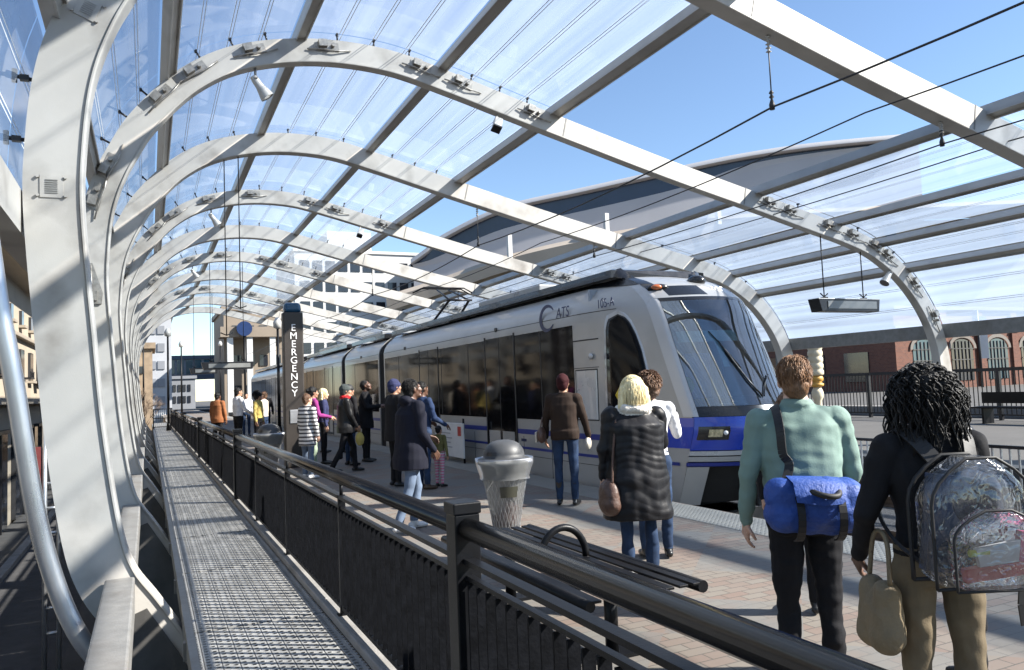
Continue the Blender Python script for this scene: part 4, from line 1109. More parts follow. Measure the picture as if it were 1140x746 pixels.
def norm(v): return V3(v).normalized()
def person(label, x, y, heading, H, skin, top, bottom, shoe, arms=None, legs=None, w=1.0, hair=('short', 'hair_black'), coat=None, lean=0., head_turn=0., head_tilt=0., voxel=.011, group=None, female=False, hood=False, collar=None, wr=.006, belly=0., vest=None, sleeve_tag=None, hands=True, lift=0., shirt=False):
    """local frame: x right, y ahead, z up, metres for a 1.75 m person, scaled by H/1.75"""
    s = H / 1.725; F = Fig(); HD = Fig()
    root = empty('person', (x, y, 0), label, 'person', group, rz=-R(heading)); ROOT[root.name] = Vector((0, 0, 0))
    A = dict(L=((-.22, .02, -1), (-.05, .18, -1)), R=((.22, .02, -1), (.05, .18, -1))); A.update(arms or {})
    G = dict(L=((-.02, .03, -1), (0, -.03, -1)), R=((.02, -.02, -1), (0, -.02, -1))); G.update(legs or {})
    S = lambda *a: V3(a) * s
    hipw = .092 if not female else .098
    # legs
    feet = []
    for k, sg in (('L', -1), ('R', 1)):
        hip = S(sg * hipw, 0, .90); knee = hip + norm(G[k][0]) * .43 * s; ank = knee + norm(G[k][1]) * .405 * s
        F.cap(hip, knee, .088 * s * w ** .6, .058 * s, 'bottom'); F.cap(knee, ank + V3((0, 0, .03 * s)), .06 * s, (.05 if bottom != 'leggings_pink' else .04) * s, 'bottom')
        F.cap(knee + V3((0, -.022 * s, -.1 * s)), knee + V3((0, -.025 * s, -.16 * s)), .05 * s, .046 * s, 'bottom')
        if shoe == 'boot_black': F.cap(ank + V3((0, 0, .24 * s)), ank, .052 * s, .045 * s, 'shoe')
        F.cap(ank + V3((0, -.045 * s, -.042 * s)), ank + V3((sg * .02 * s, .10 * s, -.05 * s)), .036 * s, .036 * s, 'shoe'); F.cap(ank + V3((sg * .02 * s, .10 * s, -.05 * s)), ank + V3((sg * .028 * s, .165 * s, -.058 * s)), .037 * s, .026 * s, 'shoe')
        F.cap(ank, ank + V3((0, .02 * s, -.03 * s)), .045 * s, .04 * s, 'shoe'); feet.append(ank.z - .088 * s)
    ln = math.tan(lean)
    T = lambda z: V3((0, ln * (z - .9) * s, z * s))
    tw = w
    rings = [(T(.84), .155 * s * w, .105 * s * w), (T(.92), .168 * s * w, .118 * s * w), (T(1.0 + lift), .158 * s * w, .112 * s * w)]
    F.loft(rings, 'bottom')
    ch = .17 if not female else .155
    rings = [(T(.965 + lift), .165 * s * tw, (.115 + belly * .5) * s * tw), (T(1.05), (.158 if not female else .142) * s * tw, (.112 + belly) * s * tw), (T(1.16), (.168 if not female else .15) * s * tw, (.12 + belly * .6) * s * tw), (T(1.28), .182 * s * tw ** .8, (.122 if not female else .13) * s * tw ** .8), (T(1.38), .182 * s * tw ** .7, .108 * s * tw ** .6), (T(1.45), .13 * s, .085 * s), (T(1.485), .075 * s, .065 * s)]
    F.loft(rings, 'top')
    if coat:
        z0, flare = coat; F.loft([(T(z0), (.19 + flare) * s * w, (.15 + flare) * s * w), (T(z0 + .12), (.195 + flare) * s * w, (.155 + flare) * s * w), (T(1.0), (.185 + flare * .5) * s * w, (.14 + flare * .5) * s * w), (T(1.15), (.18 + flare * .4) * s * w, (.14 + flare * .4) * s * w), (T(1.32), (.19 + flare * .2) * s * w, (.138 + flare * .3) * s * w), (T(1.43), .15 * s, .10 * s)], 'top')
    # arms
    hands_at = {}
    for k, sg in (('L', -1), ('R', 1)):
        sh = T(1.405) + S(sg * .178 * tw ** .6, 0, 0); el = sh + norm(A[k][0]) * .285 * s; wr_ = el + norm(A[k][1]) * .255 * s
        pad = 1.18 if coat else 1.06
        F.cap(sh, el, .062 * s * pad * w ** .4, .046 * s * pad, 'top'); F.cap(el, wr_, .046 * s * pad, .034 * s * pad, 'top' if not sleeve_tag else sleeve_tag)
        F.cap(T(1.42) + S(sg * .08, 0, .01), sh, .055 * s, .055 * s, 'top')
        d = norm(A[k][1]); hands_at[k] = (wr_, d)
        F.cap(wr_ - d * .01, wr_ + d * .03 * s, .024 * s, .022 * s, 'skin')
    if hood: F.ell(T(1.47) + S(0, -.075, .01), (.115 * s, .075 * s, .065 * s), 'top'); F.cap(T(1.45) + S(-.1, .0, 0), T(1.49) + S(0, -.09, 0), .045 * s, .05 * s, 'top'); F.cap(T(1.45) + S(.1, .0, 0), T(1.49) + S(0, -.09, 0), .045 * s, .05 * s, 'top')
    if collar: 
        for a in np.linspace(0, 2 * math.pi, 9)[:-1]:
            a2 = a + math.pi / 4; r_ = (.122 if top == 'coat_puffer' else .075) * s; F.cap(T(1.485 if top != 'coat_puffer' else 1.462) + V3((r_ * math.cos(a), r_ * math.sin(a) * .95, 0)), T(1.485 if top != 'coat_puffer' else 1.462) + V3((r_ * math.cos(a2), r_ * math.sin(a2) * .95, 0)), collar * s, collar * s, 'collar')
    if shirt:
        for a in np.linspace(0, 2 * math.pi, 13)[:-1]:
            a2 = a + math.pi / 6; r_ = .072 * s; F.cap(T(1.487) + V3((r_ * math.cos(a), r_ * math.sin(a) * .95, 0)), T(1.487) + V3((r_ * math.cos(a2), r_ * math.sin(a2) * .95, 0)), .017 * s, .017 * s, 'top')
            F.cap(T(1.505) + V3((r_ * .95 * math.cos(a), r_ * math.sin(a) * .9, 0)), T(1.505) + V3((r_ * .95 * math.cos(a2), r_ * math.sin(a2) * .9, 0)), .012 * s, .012 * s, 'top')
    # neck + head in the head's own frame
    hc = T(1.607) + S(0, .02 + ln * .02, 0); Rh = Matrix.Rotation(-R(head_turn), 3, 'Z') @ Matrix.Rotation(-R(head_tilt), 3, 'X')
    F.cap(T(1.45), hc + V3((0, -.015 * s, -.06 * s)), .056 * s, .054 * s, 'skin')
    Hp = lambda a, b_, c_: hc + Rh @ S(a, b_, c_)
    F.ell(Hp(0, -.012, .022), (.076 * s, .096 * s, .093 * s), 'skin', Rh); F.ell(Hp(0, .022, -.045), (.058 * s, .068 * s, .075 * s), 'skin', Rh)
    F.cap(Hp(-.03, .055, -.088), Hp(.03, .055, -.088), .026 * s, .026 * s, 'skin'); F.ell(Hp(0, .072, -.098), (.024 * s, .02 * s, .02 * s), 'skin', Rh)
    F.cap(Hp(0, .088, .012), Hp(0, .108, -.028), .010 * s, .0135 * s, 'skin'); F.cap(Hp(-.012, .096, -.03), Hp(.012, .096, -.03), .010 * s, .010 * s, 'skin')
    F.cap(Hp(-.042, .076, .024), Hp(.042, .076, .024), .012 * s, .012 * s, 'skin'); F.cap(Hp(-.016, .086, -.062), Hp(.016, .086, -.062), .010 * s, .010 * s, 'lip')
    for sg in (-1, 1):
        F.ell(Hp(sg * .076, -.012, -.005), (.011 * s, .02 * s, .032 * s), 'skin', Rh); F.cap(Hp(sg * .045, .06, -.02), Hp(sg * .04, .062, -.035), .02 * s, .02 * s, 'skin')
    V, Fc, N = F.mesh(voxel * s); tags = F.colour(V, Fc)
    # folds in the cloth
    D, TT = F.sdf(V); vt = np.array([TT[i] for i in D.argmin(0)])
    isc = np.isin(vt, ['top', 'bottom', 'collar']); dz = wrinkle(V, N, wr * s, (15 if coat else 26) / s, int(abs(x * 97 + y * 31))); V = V + dz * isc[:, None]
    if coat and top == 'coat_puffer':
        q = np.sin(V[:, 2] * 46 / s + 2.2 * np.sin(V[:, 0] * 11) + 1.5 * np.sin(V[:, 1] * 17 + V[:, 2] * 9)) ; V = V + N * (np.abs(q) * .0035 * s)[:, None] * (vt == 'top')[:, None]
    b = MB(); mp = {'top': 0, 'bottom': 1, 'skin': 2, 'shoe': 3, 'lip': 4, 'collar': 5}
    b.v = [tuple(p) for p in V]; b.f = Fc; b.m = [mp[t] for t in tags]; b.sm = [True] * len(Fc)
    if hands:
        for k, sg in (('L', -1), ('R', 1)):
            HF = Fig(); wr_, d = hands_at[k]; pn = V3((-sg, .15, -.1)) if abs(d.z) > .6 else V3((-sg * .6, .1, -.8)) if abs(d.y) > .5 else V3((0, -1, .0))
            hand_parts(HF, wr_, d, pn, 1 if k == 'L' else -1, s, .55); HV, HFc, HN = HF.mesh(.0048 * s, 1); o_ = len(b.v)
            b.v += [tuple(p) for p in HV]; b.f += [[i + o_ for i in f] for f in HFc]; b.m += [2] * len(HFc); b.sm += [True] * len(HFc)
    drop = min(feet); b.v = [(p[0], p[1], p[2] - drop) for p in b.v]
    b.build('body', [top, bottom, skin, shoe, 'lip', collar and 'fur_white' if collar and top == 'coat_puffer' else (hair[2] if len(hair) > 2 and collar else top)], root, fix=False)
    dn_ = V3((0, 0, -drop))
    # eyes
    for sg in (-1, 1):
        e = MB(); c = Hp(sg * .033, .073, .004) + dn_; e.ell(c, (.0125 * s, .0105 * s, .008 * s), Rh, 10, 8, 0); e.ell(c + Rh @ S(0, .006, 0), (.0062 * s, .0062 * s, .0062 * s), Rh, 8, 6, 1)
        e.build('eye', ['eye_white', 'hair_black'], root)
    # hair
    kind, hm = hair[0], hair[1]; HF = Fig()
    if kind in ('short', 'cap', 'beanie', 'bun', 'bob', 'bell', 'curly', 'long', 'afro'):
        bell = kind == 'bell'; kind = 'bob' if bell else kind
        g_ = {'short': .004, 'cap': .012, 'beanie': .016, 'bun': .01, 'bob': .026 if bell else .016, 'curly': .02, 'long': .014, 'afro': .035}[kind]
        HF.ell(Hp(0, -.022 - g_ * .3, .034), ((.077 + g_) * s, (.094 + g_) * s, (.092 + g_) * s), 'hair', Rh); HF.ell(Hp(0, -.055, -.02), ((.066 + g_) * s, (.058 + g_) * s, (.075 + g_ * .5) * s), 'hair', Rh)
        if kind in ('beanie', 'cap'): HF.ell(Hp(0, -.01, .035), (.09 * s, .108 * s, .06 * s), 'hair', Rh)
        if kind == 'cap': HF.ell(Hp(0, .11, .045), (.06 * s, .055 * s, .012 * s), 'hair', Rh)
        if kind == 'bun': HF.ell(Hp(0, -.125, .05), (.042 * s, .04 * s, .042 * s), 'hair', Rh)
        if kind == 'curly':
            HF.ell(Hp(0, -.06, -.07), (.085 * s, .06 * s, .09 * s), 'hair', Rh)
        if kind in ('bob', 'long'):
            e_ = -.135 if kind == 'bob' else -.24
            for sg in (-1, -.5, 0, .5, 1):
                wd = 1.25 if bell else 1.; HF.cap(Hp(sg * .072 * wd, -.055 - .03 * (1 - abs(sg)), .02), Hp(sg * .098 * wd, -.06 - .03 * (1 - abs(sg)), e_ + .012 * abs(sg)), .042 * s, .034 * s, 'hair')
        HV, HFc, HN = HF.mesh(.010 * s, 2); am = {'short': .004, 'afro': .012, 'curly': .012, 'bob': .005}.get(kind, .003)
        HV = HV + wrinkle(HV, HN, am * s, 70 / s, 5); h = MB(); h.v = [tuple(V3(p) + dn_) for p in HV]; h.f = HFc; h.m = [0] * len(HFc); h.sm = [True] * len(HFc)
        rnd = random.Random(int(x * 100))
        if kind == 'curly':
            for i in range(420):    # tight ringlets
                th = rnd.uniform(-2.75, 2.75) - math.pi / 2; ph = rnd.uniform(-.35, 1.45); rr = rnd.uniform(.092, .128)
                p0 = V3((math.cos(th) * math.cos(ph) * rr, math.sin(th) * math.cos(ph) * rr - .02, math.sin(ph) * rr + .03)); L_ = rnd.uniform(.11, .25) * (1.15 - .45 * max(0, math.sin(ph))); out = V3((p0.x, p0.y + .02, 0)).normalized()
                pts = []; tw_ = rnd.uniform(0, 6.28); nn = 15
                for j in range(nn):
                    u = j / (nn - 1); c = p0 + out * (.035 * math.sin(min(1, u * 1.5) * 1.57)) + V3((0, 0, -L_ * u * u)) ; a = tw_ + u * 15
                    pts.append(hc + Rh @ ((c + V3((math.cos(a), math.sin(a), .25 * math.sin(a * 1.3))) * .0095) * s) + dn_)
                h.tube(pts, [.0045 * s * (1 - .4 * (j / nn)) for j in range(nn)], 4)
        if kind in ('short', 'bob', 'long', 'afro'):
            n_ = {'short': 420 if voxel < .01 else 120, 'bob': 520 if voxel < .01 else 140, 'long': 150, 'afro': 300}[kind]
            for i in range(n_):
                th = rnd.uniform(-2.3, 2.3) - math.pi / 2; ph = rnd.uniform(-.5 if kind == 'short' else -.1, 1.5); rr = 1.0
                p0 = V3((math.cos(th) * math.cos(ph) * (.077 + g_), math.sin(th) * math.cos(ph) * (.095 + g_) - .024, math.sin(ph) * (.093 + g_) + .034))
                nrm = V3((p0.x, p0.y + .02, p0.z - .03)).normalized(); dnw = (V3((0, -.25, -1)) - nrm * nrm.dot(V3((0, -.25, -1)))).normalized()
                L_ = {'short': .03, 'bob': .17, 'long': .26, 'afro': .03}[kind] * rnd.uniform(.7, 1.15); pts = []
                for j in range(5):
                    u = j / 4
                    if kind in ('bob', 'long'): c = p0 + V3((nrm.x, nrm.y, 0)) * (.022 * math.sin(u * 2.2)) + V3((rnd.uniform(-.003, .003), rnd.uniform(-.003, .003), -L_ * u ** 1.2))
                    else: c = p0 + dnw * L_ * u + nrm * (.001 + .003 * math.sin(u * 3) + (.02 * u if kind == 'afro' else 0)) + V3((rnd.uniform(-.004, .004),) * 3)
                    pts.append(hc + Rh @ (c * s) + dn_)
                r0_ = {'short': .0028, 'bob': .0036, 'long': .006, 'afro': .006}[kind] * s
                h.tube(pts, [r0_, r0_, r0_ * .9, r0_ * .7, r0_ * .3], 4, False)
        h.build('hair' if kind not in ('beanie', 'cap') else 'hat', hm, root, fix=False)
    root['_s'] = s
    root['_d'] = drop
    info = dict(s=s, hands={k: (v[0] + dn_, v[1]) for k, v in hands_at.items()}, T=lambda z, xx=0, yy=0: T(z) + S(xx, yy, 0) + dn_, root=root, heading=heading, x=x, y=y)
    del root['_s']; del root['_d']
    return info
def held(info, name, label, cat, at=(0, 0, 0)):
    """an empty in the figure's local frame for something the figure carries"""
    rz = -R(info['heading']); M = Matrix.Translation((info['x'], info['y'], 0)) @ Matrix.Rotation(rz, 4, 'Z')
    e = empty(name, M @ V3(at), label, cat, rz=rz); ROOT[e.name] = V3(at); return e

# --- the man in the mint shirt with the blue bag
mat('bag_blue', (.016, .06, .27), .6, 0, .15, 10, .3, 60); mat('strap_black', (.010, .010, .011), .6); mat('bag_brown', (.085, .045, .032), .5, 0, .25, 8, .3, 40); mat('bag_tan', (.19, .145, .085), .7, 0, .2, 8, .3, 60); mat('bag_pale', (.55, .50, .42), .6, 0, .15, 8)
def blob(name, m, parent, ells, voxel=.012, wr=.004, seed=1, sc=30):
    F = Fig()
    for e in ells:
        if e[0] == 'cap': F.cap(*e[1:], 'a')
        else: F.ell(e[1], e[2], 'a', e[3] if len(e) > 3 else None)
    V, Fc, N = F.mesh(voxel, 2); V = V + wrinkle(V, N, wr, sc, seed); b = MB(); b.v = [tuple(p) for p in V]; b.f = Fc; b.m = [0] * len(Fc); b.sm = [True] * len(Fc)
    return b.build(name, m, parent, fix=False)
m1 = person('stocky man seen from behind in a mint green shirt and black trousers', 2.91, 2.86, 30, 1.66, 'skin_light', 'shirt_mint', 'trouser_black', 'shoe_black',
            arms=dict(L=((-.26, .0, -1), (-.02, .34, -1)), R=((.24, .06, -1), (-.12, .62, -.75))), w=1.17, hair=('short', 'hair_auburn'), voxel=.0085, belly=.02, wr=.007, head_turn=8, lift=.03, shirt=True)
T_ = m1['T']
B_ = lambda z, xx=0, yy=0: T_(z + (.075 if z < 1.2 else 0), xx - (.10 if z < 1.1 else 0), yy)
bg_ = held(m1, 'shoulder_bag', 'bright blue duffel bag with black straps slung behind the man in the mint shirt', 'bag', B_(.95, .10, -.22))
rt = Matrix.Rotation(R(-4), 3, 'Y')
blob('pouch', 'bag_blue', bg_, [('cap', B_(.98, -.05, -.215), B_(.965, .25, -.2), .088, .086), ('cap', B_(.89, -.05, -.22), B_(.885, .25, -.205), .092, .09), ('ell', B_(.94, .10, -.25), (.15, .075, .10))], .01, .008, 3, 26)
b = MB(); b.grid([[B_(1.075, -.03, -.20), B_(1.07, .10, -.205), B_(1.06, .22, -.19)], [B_(1.055, -.03, -.325), B_(1.05, .10, -.355), B_(1.035, .22, -.31)], [B_(.965, -.02, -.335), B_(.95, .10, -.36), B_(.95, .21, -.315)]]); b.build('flap', 'bag_blue', bg_, fix=False)
for q, l_ in ((.0, 1), (.19, 1)):
    b = MB(); pts = [B_(.89 + .125 * math.sin(a), q, -.215 - .118 * math.cos(a)) for a in np.linspace(-1.5, 1.6, 14)]
    for i in range(len(pts) - 1): b.bar(pts[i], pts[i + 1], .034, .008, (0, 1, .3))
    b.build('strap_band', 'strap_black', bg_)
b = MB(); pts = catmull([B_(1.0, -.06, -.24), B_(1.12, -.10, -.165), B_(1.25, -.125, -.155), B_(1.36, -.13, -.15), B_(1.44, -.125, -.09), B_(1.482, -.115, 0.0), B_(1.43, -.10, .09), B_(1.3, -.02, .16), B_(1.12, .14, .165), B_(1.02, .235, .04), B_(.99, .25, -.12)], 5)
for i in range(len(pts) - 1): b.bar(pts[i], pts[i + 1], .042, .008, (pts[i] - B_(1.25, 0, 0)))
b.build('shoulder_strap', 'strap_black', bg_)
b = MB(); pts = catmull([B_(1.03, .02, -.30), B_(1.0, .09, -.37), B_(.995, .16, -.36), B_(1.02, .19, -.28)], 6); b.tube(pts, .014, 8); b.build('carry_handle', 'strap_black', bg_)

# --- the woman with the clear backpack
m2 = person('woman with black ringlet hair seen from behind in a black top and khaki trousers', 2.72, 2.02, 24, 1.575, 'skin_dark', 'jacket_black', 'khaki', 'shoe_black',
            arms=dict(L=((-.32, .12, -1), (.10, .55, -.7)), R=((.34, .10, -1), (.0, .6, -.6))), w=1.02, hair=('curly', 'hair_black'), voxel=.0085, female=True, wr=.006, head_turn=-4)
T_ = m2['T']
def clear(name):
    m = glass_mat(name, (.88, .91, .95), .10, .10, .09, .4, 1.5, (.8, .85, .9)); t = m.node_tree
    n = t.nodes.new('ShaderNodeTexNoise'); n.inputs['Scale'].default_value = 7; n.inputs['Detail'].default_value = 1; n.inputs['Distortion'].default_value = 1.5; bp = t.nodes.new('ShaderNodeBump'); bp.inputs['Strength'].default_value = .45; bp.inputs['Distance'].default_value = .02
    t.links.new(n.outputs['Fac'], bp.inputs['Height'])
    for q in t.nodes:
        if q.type in ('BSDF_GLOSSY', 'FRESNEL'): t.links.new(bp.outputs[0], q.inputs['Normal'])
clear('clear_vinyl')
mat('paper', (.62, .62, .62), .7); mat('pack_pink', (.55, .06, .18), .5); mat('pack_blue', (.035, .055, .11), .5, 0, .2, 8); mat('pack_red', (.45, .03, .04), .5); mat('pack_yellow', (.55, .55, .05), .5); mat('cloth_dark', (.03, .035, .05), .8)
bp_ = held(m2, 'backpack', 'clear vinyl backpack with black trim worn by the woman with ringlets', 'backpack', T_(.96, .06, -.2))
XO = .015
def pouch(name, w_, h0, h1, y0, y1, m, n_=1.0):
    b = MB(); rows = []
    for i, u in enumerate(np.linspace(0, 1, 15)):
        z = h0 + (h1 - h0) * u; k = (1 - max(0, (u - .62) / .38) ** 2.2 * .72) * (1 - max(0, (.12 - u) / .12) ** 2 * .22); row = []
        for a in np.linspace(0, 2 * math.pi, 29):
            cx_, sy = math.cos(a), math.sin(a); yy = (y0 + y1) / 2 + (y1 - y0) / 2 * math.copysign(abs(sy) ** .55, sy) * (.35 + .65 * k); xx = XO + w_ / 2 * k * math.copysign(abs(cx_) ** .55, cx_)
            f_ = 1 + .02 * mnoise.noise((cx_ * 2, sy * 2, z * 12)); row.append(T_(z, xx * f_, yy + .012 * mnoise.noise((xx * 14, z * 14, 2))))
        rows.append(row)
    b.grid(rows); b.add(rows[0][:-1], [list(range(28))]); b.add(rows[-1][:-1], [list(range(28))]); return b.build(name, m, bp_, fix=False)
pouch('main_pouch', .40, .90, 1.385, -.33, -.155, 'clear_vinyl'); pouch('front_pocket', .34, .91, 1.20, -.41, -.335, 'clear_vinyl')
def outline(name, w_, h0, h1, yy, r_=.009):
    pts = []
    for u in np.linspace(0, 1, 12): pts.append((u, -1))
    for u in np.linspace(1, 0, 12): pts.append((u, 1))
    P = []
    for u, sg in pts:
        k = 1 - max(0, (u - .62) / .38) ** 2.2 * .72; P.append(T_(h0 + (h1 - h0) * u, XO + sg * w_ / 2 * k, yy))
    b = MB(); b.tube(P + [P[0]], r_, 6); b.build(name, 'strap_black', bp_)
outline('piping', .405, .90, 1.385, -.325, .006); outline('piping', .405, .90, 1.385, -.16, .008); outline('piping', .345, .91, 1.20, -.405, .005)
b = MB(); b.box(T_(1.12, XO - .04, -.22), (.24, .05, .34), Matrix.Rotation(R(8), 3, 'Y')); b.build('folder', 'pack_blue', bp_)
b = MB(); b.box(T_(1.04, XO + .08, -.24), (.17, .03, .19), Matrix.Rotation(R(-12), 3, 'Y')); b.build('papers', 'paper', bp_)
b = MB(); b.box(T_(1.03, XO + .03, -.375), (.19, .018, .085), Matrix.Rotation(R(-9), 3, 'Y')); b.build('envelope', 'paper', bp_)
b = MB(); b.box(T_(.975, XO + .0, -.372), (.23, .03, .045), Matrix.Rotation(R(-6), 3, 'Y')); b.build('red_packet', 'pack_red', bp_)
b = MB(); b.box(T_(1.06, XO + .11, -.37), (.045, .03, .10), Matrix.Rotation(R(10), 3, 'Y')); b.build('pink_packet', 'pack_pink', bp_)
b = MB(); b.tube([T_(1.04, XO - .1, -.372), T_(1.045, XO - .03, -.375)], .012, 8); b.build('marker', 'pack_yellow', bp_)
blob('sweater', 'cloth_dark', bp_, [('ell', T_(1.0, XO - .05, -.24), (.11, .06, .06)), ('ell', T_(1.22, XO + .02, -.235), (.10, .055, .11)), ('ell', T_(1.0, XO + .09, -.25), (.06, .05, .06))], .01, .008, 9)
for sg in (-1, 1):
    b = MB(); pts = catmull([T_(1.36, XO * .5 + sg * .07, -.16), T_(1.45, sg * .11, -.09), T_(1.485, sg * .125, .0), T_(1.42, sg * .13, .1), T_(1.28, sg * .15, .14), T_(1.12, sg * .19, .08), T_(1.02, sg * .19, -.06), T_(.96, XO * .7 + sg * .16, -.17)], 5)
    for i in range(len(pts) - 1): b.bar(pts[i], pts[i + 1], .055 if i < 20 else .025, .012, (pts[i] - T_(1.25, 0, 0)))
    b.build('strap', 'strap_black', bp_)
b = MB(); pts = [T_(.95, XO + .19, -.2), T_(.9, XO + .2, -.22), T_(.8, XO + .185, -.22), T_(.72, XO + .195, -.215)]
for i in range(3): b.bar(pts[i], pts[i + 1], .03, .006, (0, 1, 0))
b.build('dangling_strap', 'strap_black', bp_)
tb = held(m2, 'tote_bag', 'tan canvas bag hanging at the left hip of the woman with ringlets', 'bag', T_(.75, -.24, -.02))
blob('pouch', 'bag_tan', tb, [('cap', T_(.82, -.245, -.05), T_(.64, -.25, -.04), .05, .066), ('cap', T_(.82, -.245, .07), T_(.64, -.25, .06), .05, .066), ('ell', T_(.70, -.25, .01), (.06, .10, .13))], .01, .005, 4)
b = MB(); b.tube(catmull([T_(.86, -.245, -.08), T_(1.02, -.235, -.06), T_(1.06, -.225, .02), T_(1.02, -.235, .06), T_(.86, -.245, .09)], 5), .009, 6); b.build('handle', 'bag_tan', tb)

# --- the blonde woman in the black quilted coat
m3 = person('blonde woman seen from behind in a black quilted coat with a white fur collar', 3.58, 5.28, 14, 1.60, 'skin_light', 'coat_puffer', 'jeans', 'shoe_white',
            arms=dict(L=((-.26, .05, -1), (-.05, .12, -1)), R=((.28, .25, -1), (-.2, .8, -.2))), coat=(.52, .035), w=1.30, hair=('bell', 'hair_blonde'), female=True, collar=.048, voxel=.009, wr=.013)
T_ = m3['T']
hb = held(m3, 'handbag', 'round brown leather handbag at the hip of the blonde woman', 'bag', T_(.72, -.27, -.05))
blob('pouch', 'bag_brown', hb, [('ell', T_(.72, -.275, -.07), (.085, .13, .15)), ('ell', T_(.67, -.275, -.07), (.09, .14, .11))], .01, .006, 6)
b = MB(); b.tube(catmull([T_(.83, -.275, -.15), T_(1.05, -.25, -.12), T_(1.3, -.21, -.1), T_(1.45, -.16, 0), T_(1.3, -.20, .1), T_(1.0, -.26, .06), T_(.83, -.275, .02)], 5), .010, 6); b.build('strap', 'bag_brown', hb)
# --- person in white just beyond her
person('person with curly brown hair in a white top, half hidden behind the blonde woman', 4.15, 5.85, 25, 1.62, 'skin_tan', 'shirt_white', 'jeans', 'shoe_black', arms=dict(R=((.35, .3, -1), (.1, .75, .75))), hair=('afro', 'hair_brown'), female=True)

# --- woman in a brown jacket near the train
m4 = person('woman in a brown jacket, blue jeans and black boots facing the train', 4.99, 8.98, 40, 1.70, 'skin_tan', 'jacket_brown', 'jeans', 'boot_black', arms=dict(L=((-.3, .1, -1), (-.1, .3, -1)), R=((.3, .1, -1), (.15, .35, -1))), coat=(.86, .0), hair=('cap', 'cap_red'), female=True, w=1.02)
T_ = m4['T']
hb = held(m4, 'handbag', 'pale and brown handbag on the left arm of the woman in brown', 'bag', T_(.88, -.32, 0))
blob('pouch', 'bag_brown', hb, [('ell', T_(.92, -.32, .0), (.06, .14, .11))], .012, .004, 2); b = MB(); b.box(T_(.9, -.385, -.01), (.03, .14, .14)); b.build('pocket', 'bag_pale', hb, bevel=.012)
b = MB(); b.tube(catmull([T_(1.0, -.32, -.08), T_(1.16, -.30, 0), T_(1.0, -.32, .09)], 6), .009, 6); b.build('handle', 'bag_brown', hb)
hb = held(m4, 'clutch', 'cream purse in the right hand of the woman in the brown jacket', 'bag', T_(.82, .28, .1))
blob('pouch', 'bag_pale', hb, [('ell', T_(.79, .29, .12), (.045, .10, .085))], .01, .003, 2)

# --- man in the black hoodie crossing the platform
m5 = person('man in a black hooded jacket with a grey side panel walking left to right', 2.72, 8.55, 82, 1.72, 'skin_dark', 'hoodie_black', 'jeans_light', 'shoe_white', arms=dict(L=((-.14, .25, -1), (.15, .9, -.35)), R=((.16, .05, -1), (-.05, .55, -.8))), legs=dict(L=((-.02, .28, -1), (0, -.12, -1)), R=((.02, -.2, -1), (0, -.35, -1))), hair=('short', 'hair_black'), hood=True, coat=(.70, .012), lean=.04, head_tilt=-12, voxel=.009, w=1.14)
T_ = m5['T']
# --- person in denim and the child
person('person in a blue denim jacket and jeans standing behind the man in the hooded jacket', 4.0, 11.9, 70, 1.70, 'skin_dark', 'denim_blue', 'jeans', 'shoe_brown', arms=dict(R=((.2, .2, -1), (0, .8, -.4)), L=((-.2, .25, -1), (.1, .9, -.3))), hair=('short', 'hair_black'))
person('small child in an olive top and pink striped leggings on the platform', 4.32, 12.05, 60, .98, 'skin_tan', 'olive', 'leggings_pink', 'shoe_black', hair=('bun', 'hair_black'), w=1.15, wr=.004, female=True)
m6 = person('person in a navy and white beanie behind the man in the hooded jacket', 3.75, 12.6, 80, 1.76, 'skin_tan', 'jacket_black', 'trouser_black', 'shoe_black', hair=('beanie', 'beanie_navy'), coat=(.72, .01))
person('tall figure all in black with a bowed head standing by the train', 4.52, 17.5, 115, 1.84, 'skin_dark', 'jacket_black', 'trouser_black', 'shoe_black', hair=('short', 'hair_black'), coat=(.7, .01), head_tilt=-20, arms=dict(L=((-.2, .3, -1), (.3, .8, .1)), R=((.2, .3, -1), (-.3, .8, .1))))
m7 = person('man in a black leather jacket and red scarf striding along the platform', 3.6, 15.55, 95, 1.76, 'skin_tan', 'leather_black', 'trouser_black', 'shoe_black', hair=('beanie', 'hat_grey', 'scarf_red'), collar=.035, coat=(.78, .008), legs=dict(L=((-.02, .38, -1), (0, .08, -1)), R=((.02, -.25, -1), (0, -.5, -1))), arms=dict(R=((.15, .25, -1), (-.2, .5, -.9)), L=((-.15, -.2, -1), (0, .3, -1))), w=1.1)
hb = held(m7, 'shopping_bag', 'small yellow bag carried by the man in the red scarf', 'bag', (0, 0, 0))
h_, d_ = m7['hands']['R']; blob('pouch', 'yellow', hb, [('ell', h_ + d_ * .12 + V3((0, 0, -.16)), (.05, .09, .14))], .014, .004, 2)
b = MB(); b.tube([h_ + d_ * .09 + V3((0, -.04, -.05)), h_ + d_ * .09, h_ + d_ * .12 + V3((0, .05, -.05))], .006, 6); b.build('handle', 'yellow', hb)
person('young person in a striped shirt and pale jeans beside the emergency pylon', 2.74, 15.0, 60, 1.58, 'skin_light', 'shirt_striped', 'jeans_light', 'shoe_white', coat=(.66, .0), hair=('short', 'hair_brown'), female=True)
person('woman in a purple top and mint trousers left of the man in the red scarf', 3.15, 16.6, 85, 1.72, 'skin_tan', 'top_purple', 'trouser_mint', 'shoe_black', hair=('bun', 'hair_black'), female=True, arms=dict(R=((.15, .25, -1), (-.1, .95, -.2)), L=((-.15, .25, -1), (.1, .95, -.2))))
m8 = person('fair haired person in dark clothes just behind the woman in purple', 3.62, 17.8, 100, 1.68, 'skin_light', 'beanie_navy', 'trouser_black', 'shoe_black', hair=('bob', 'hair_blonde'), female=True)
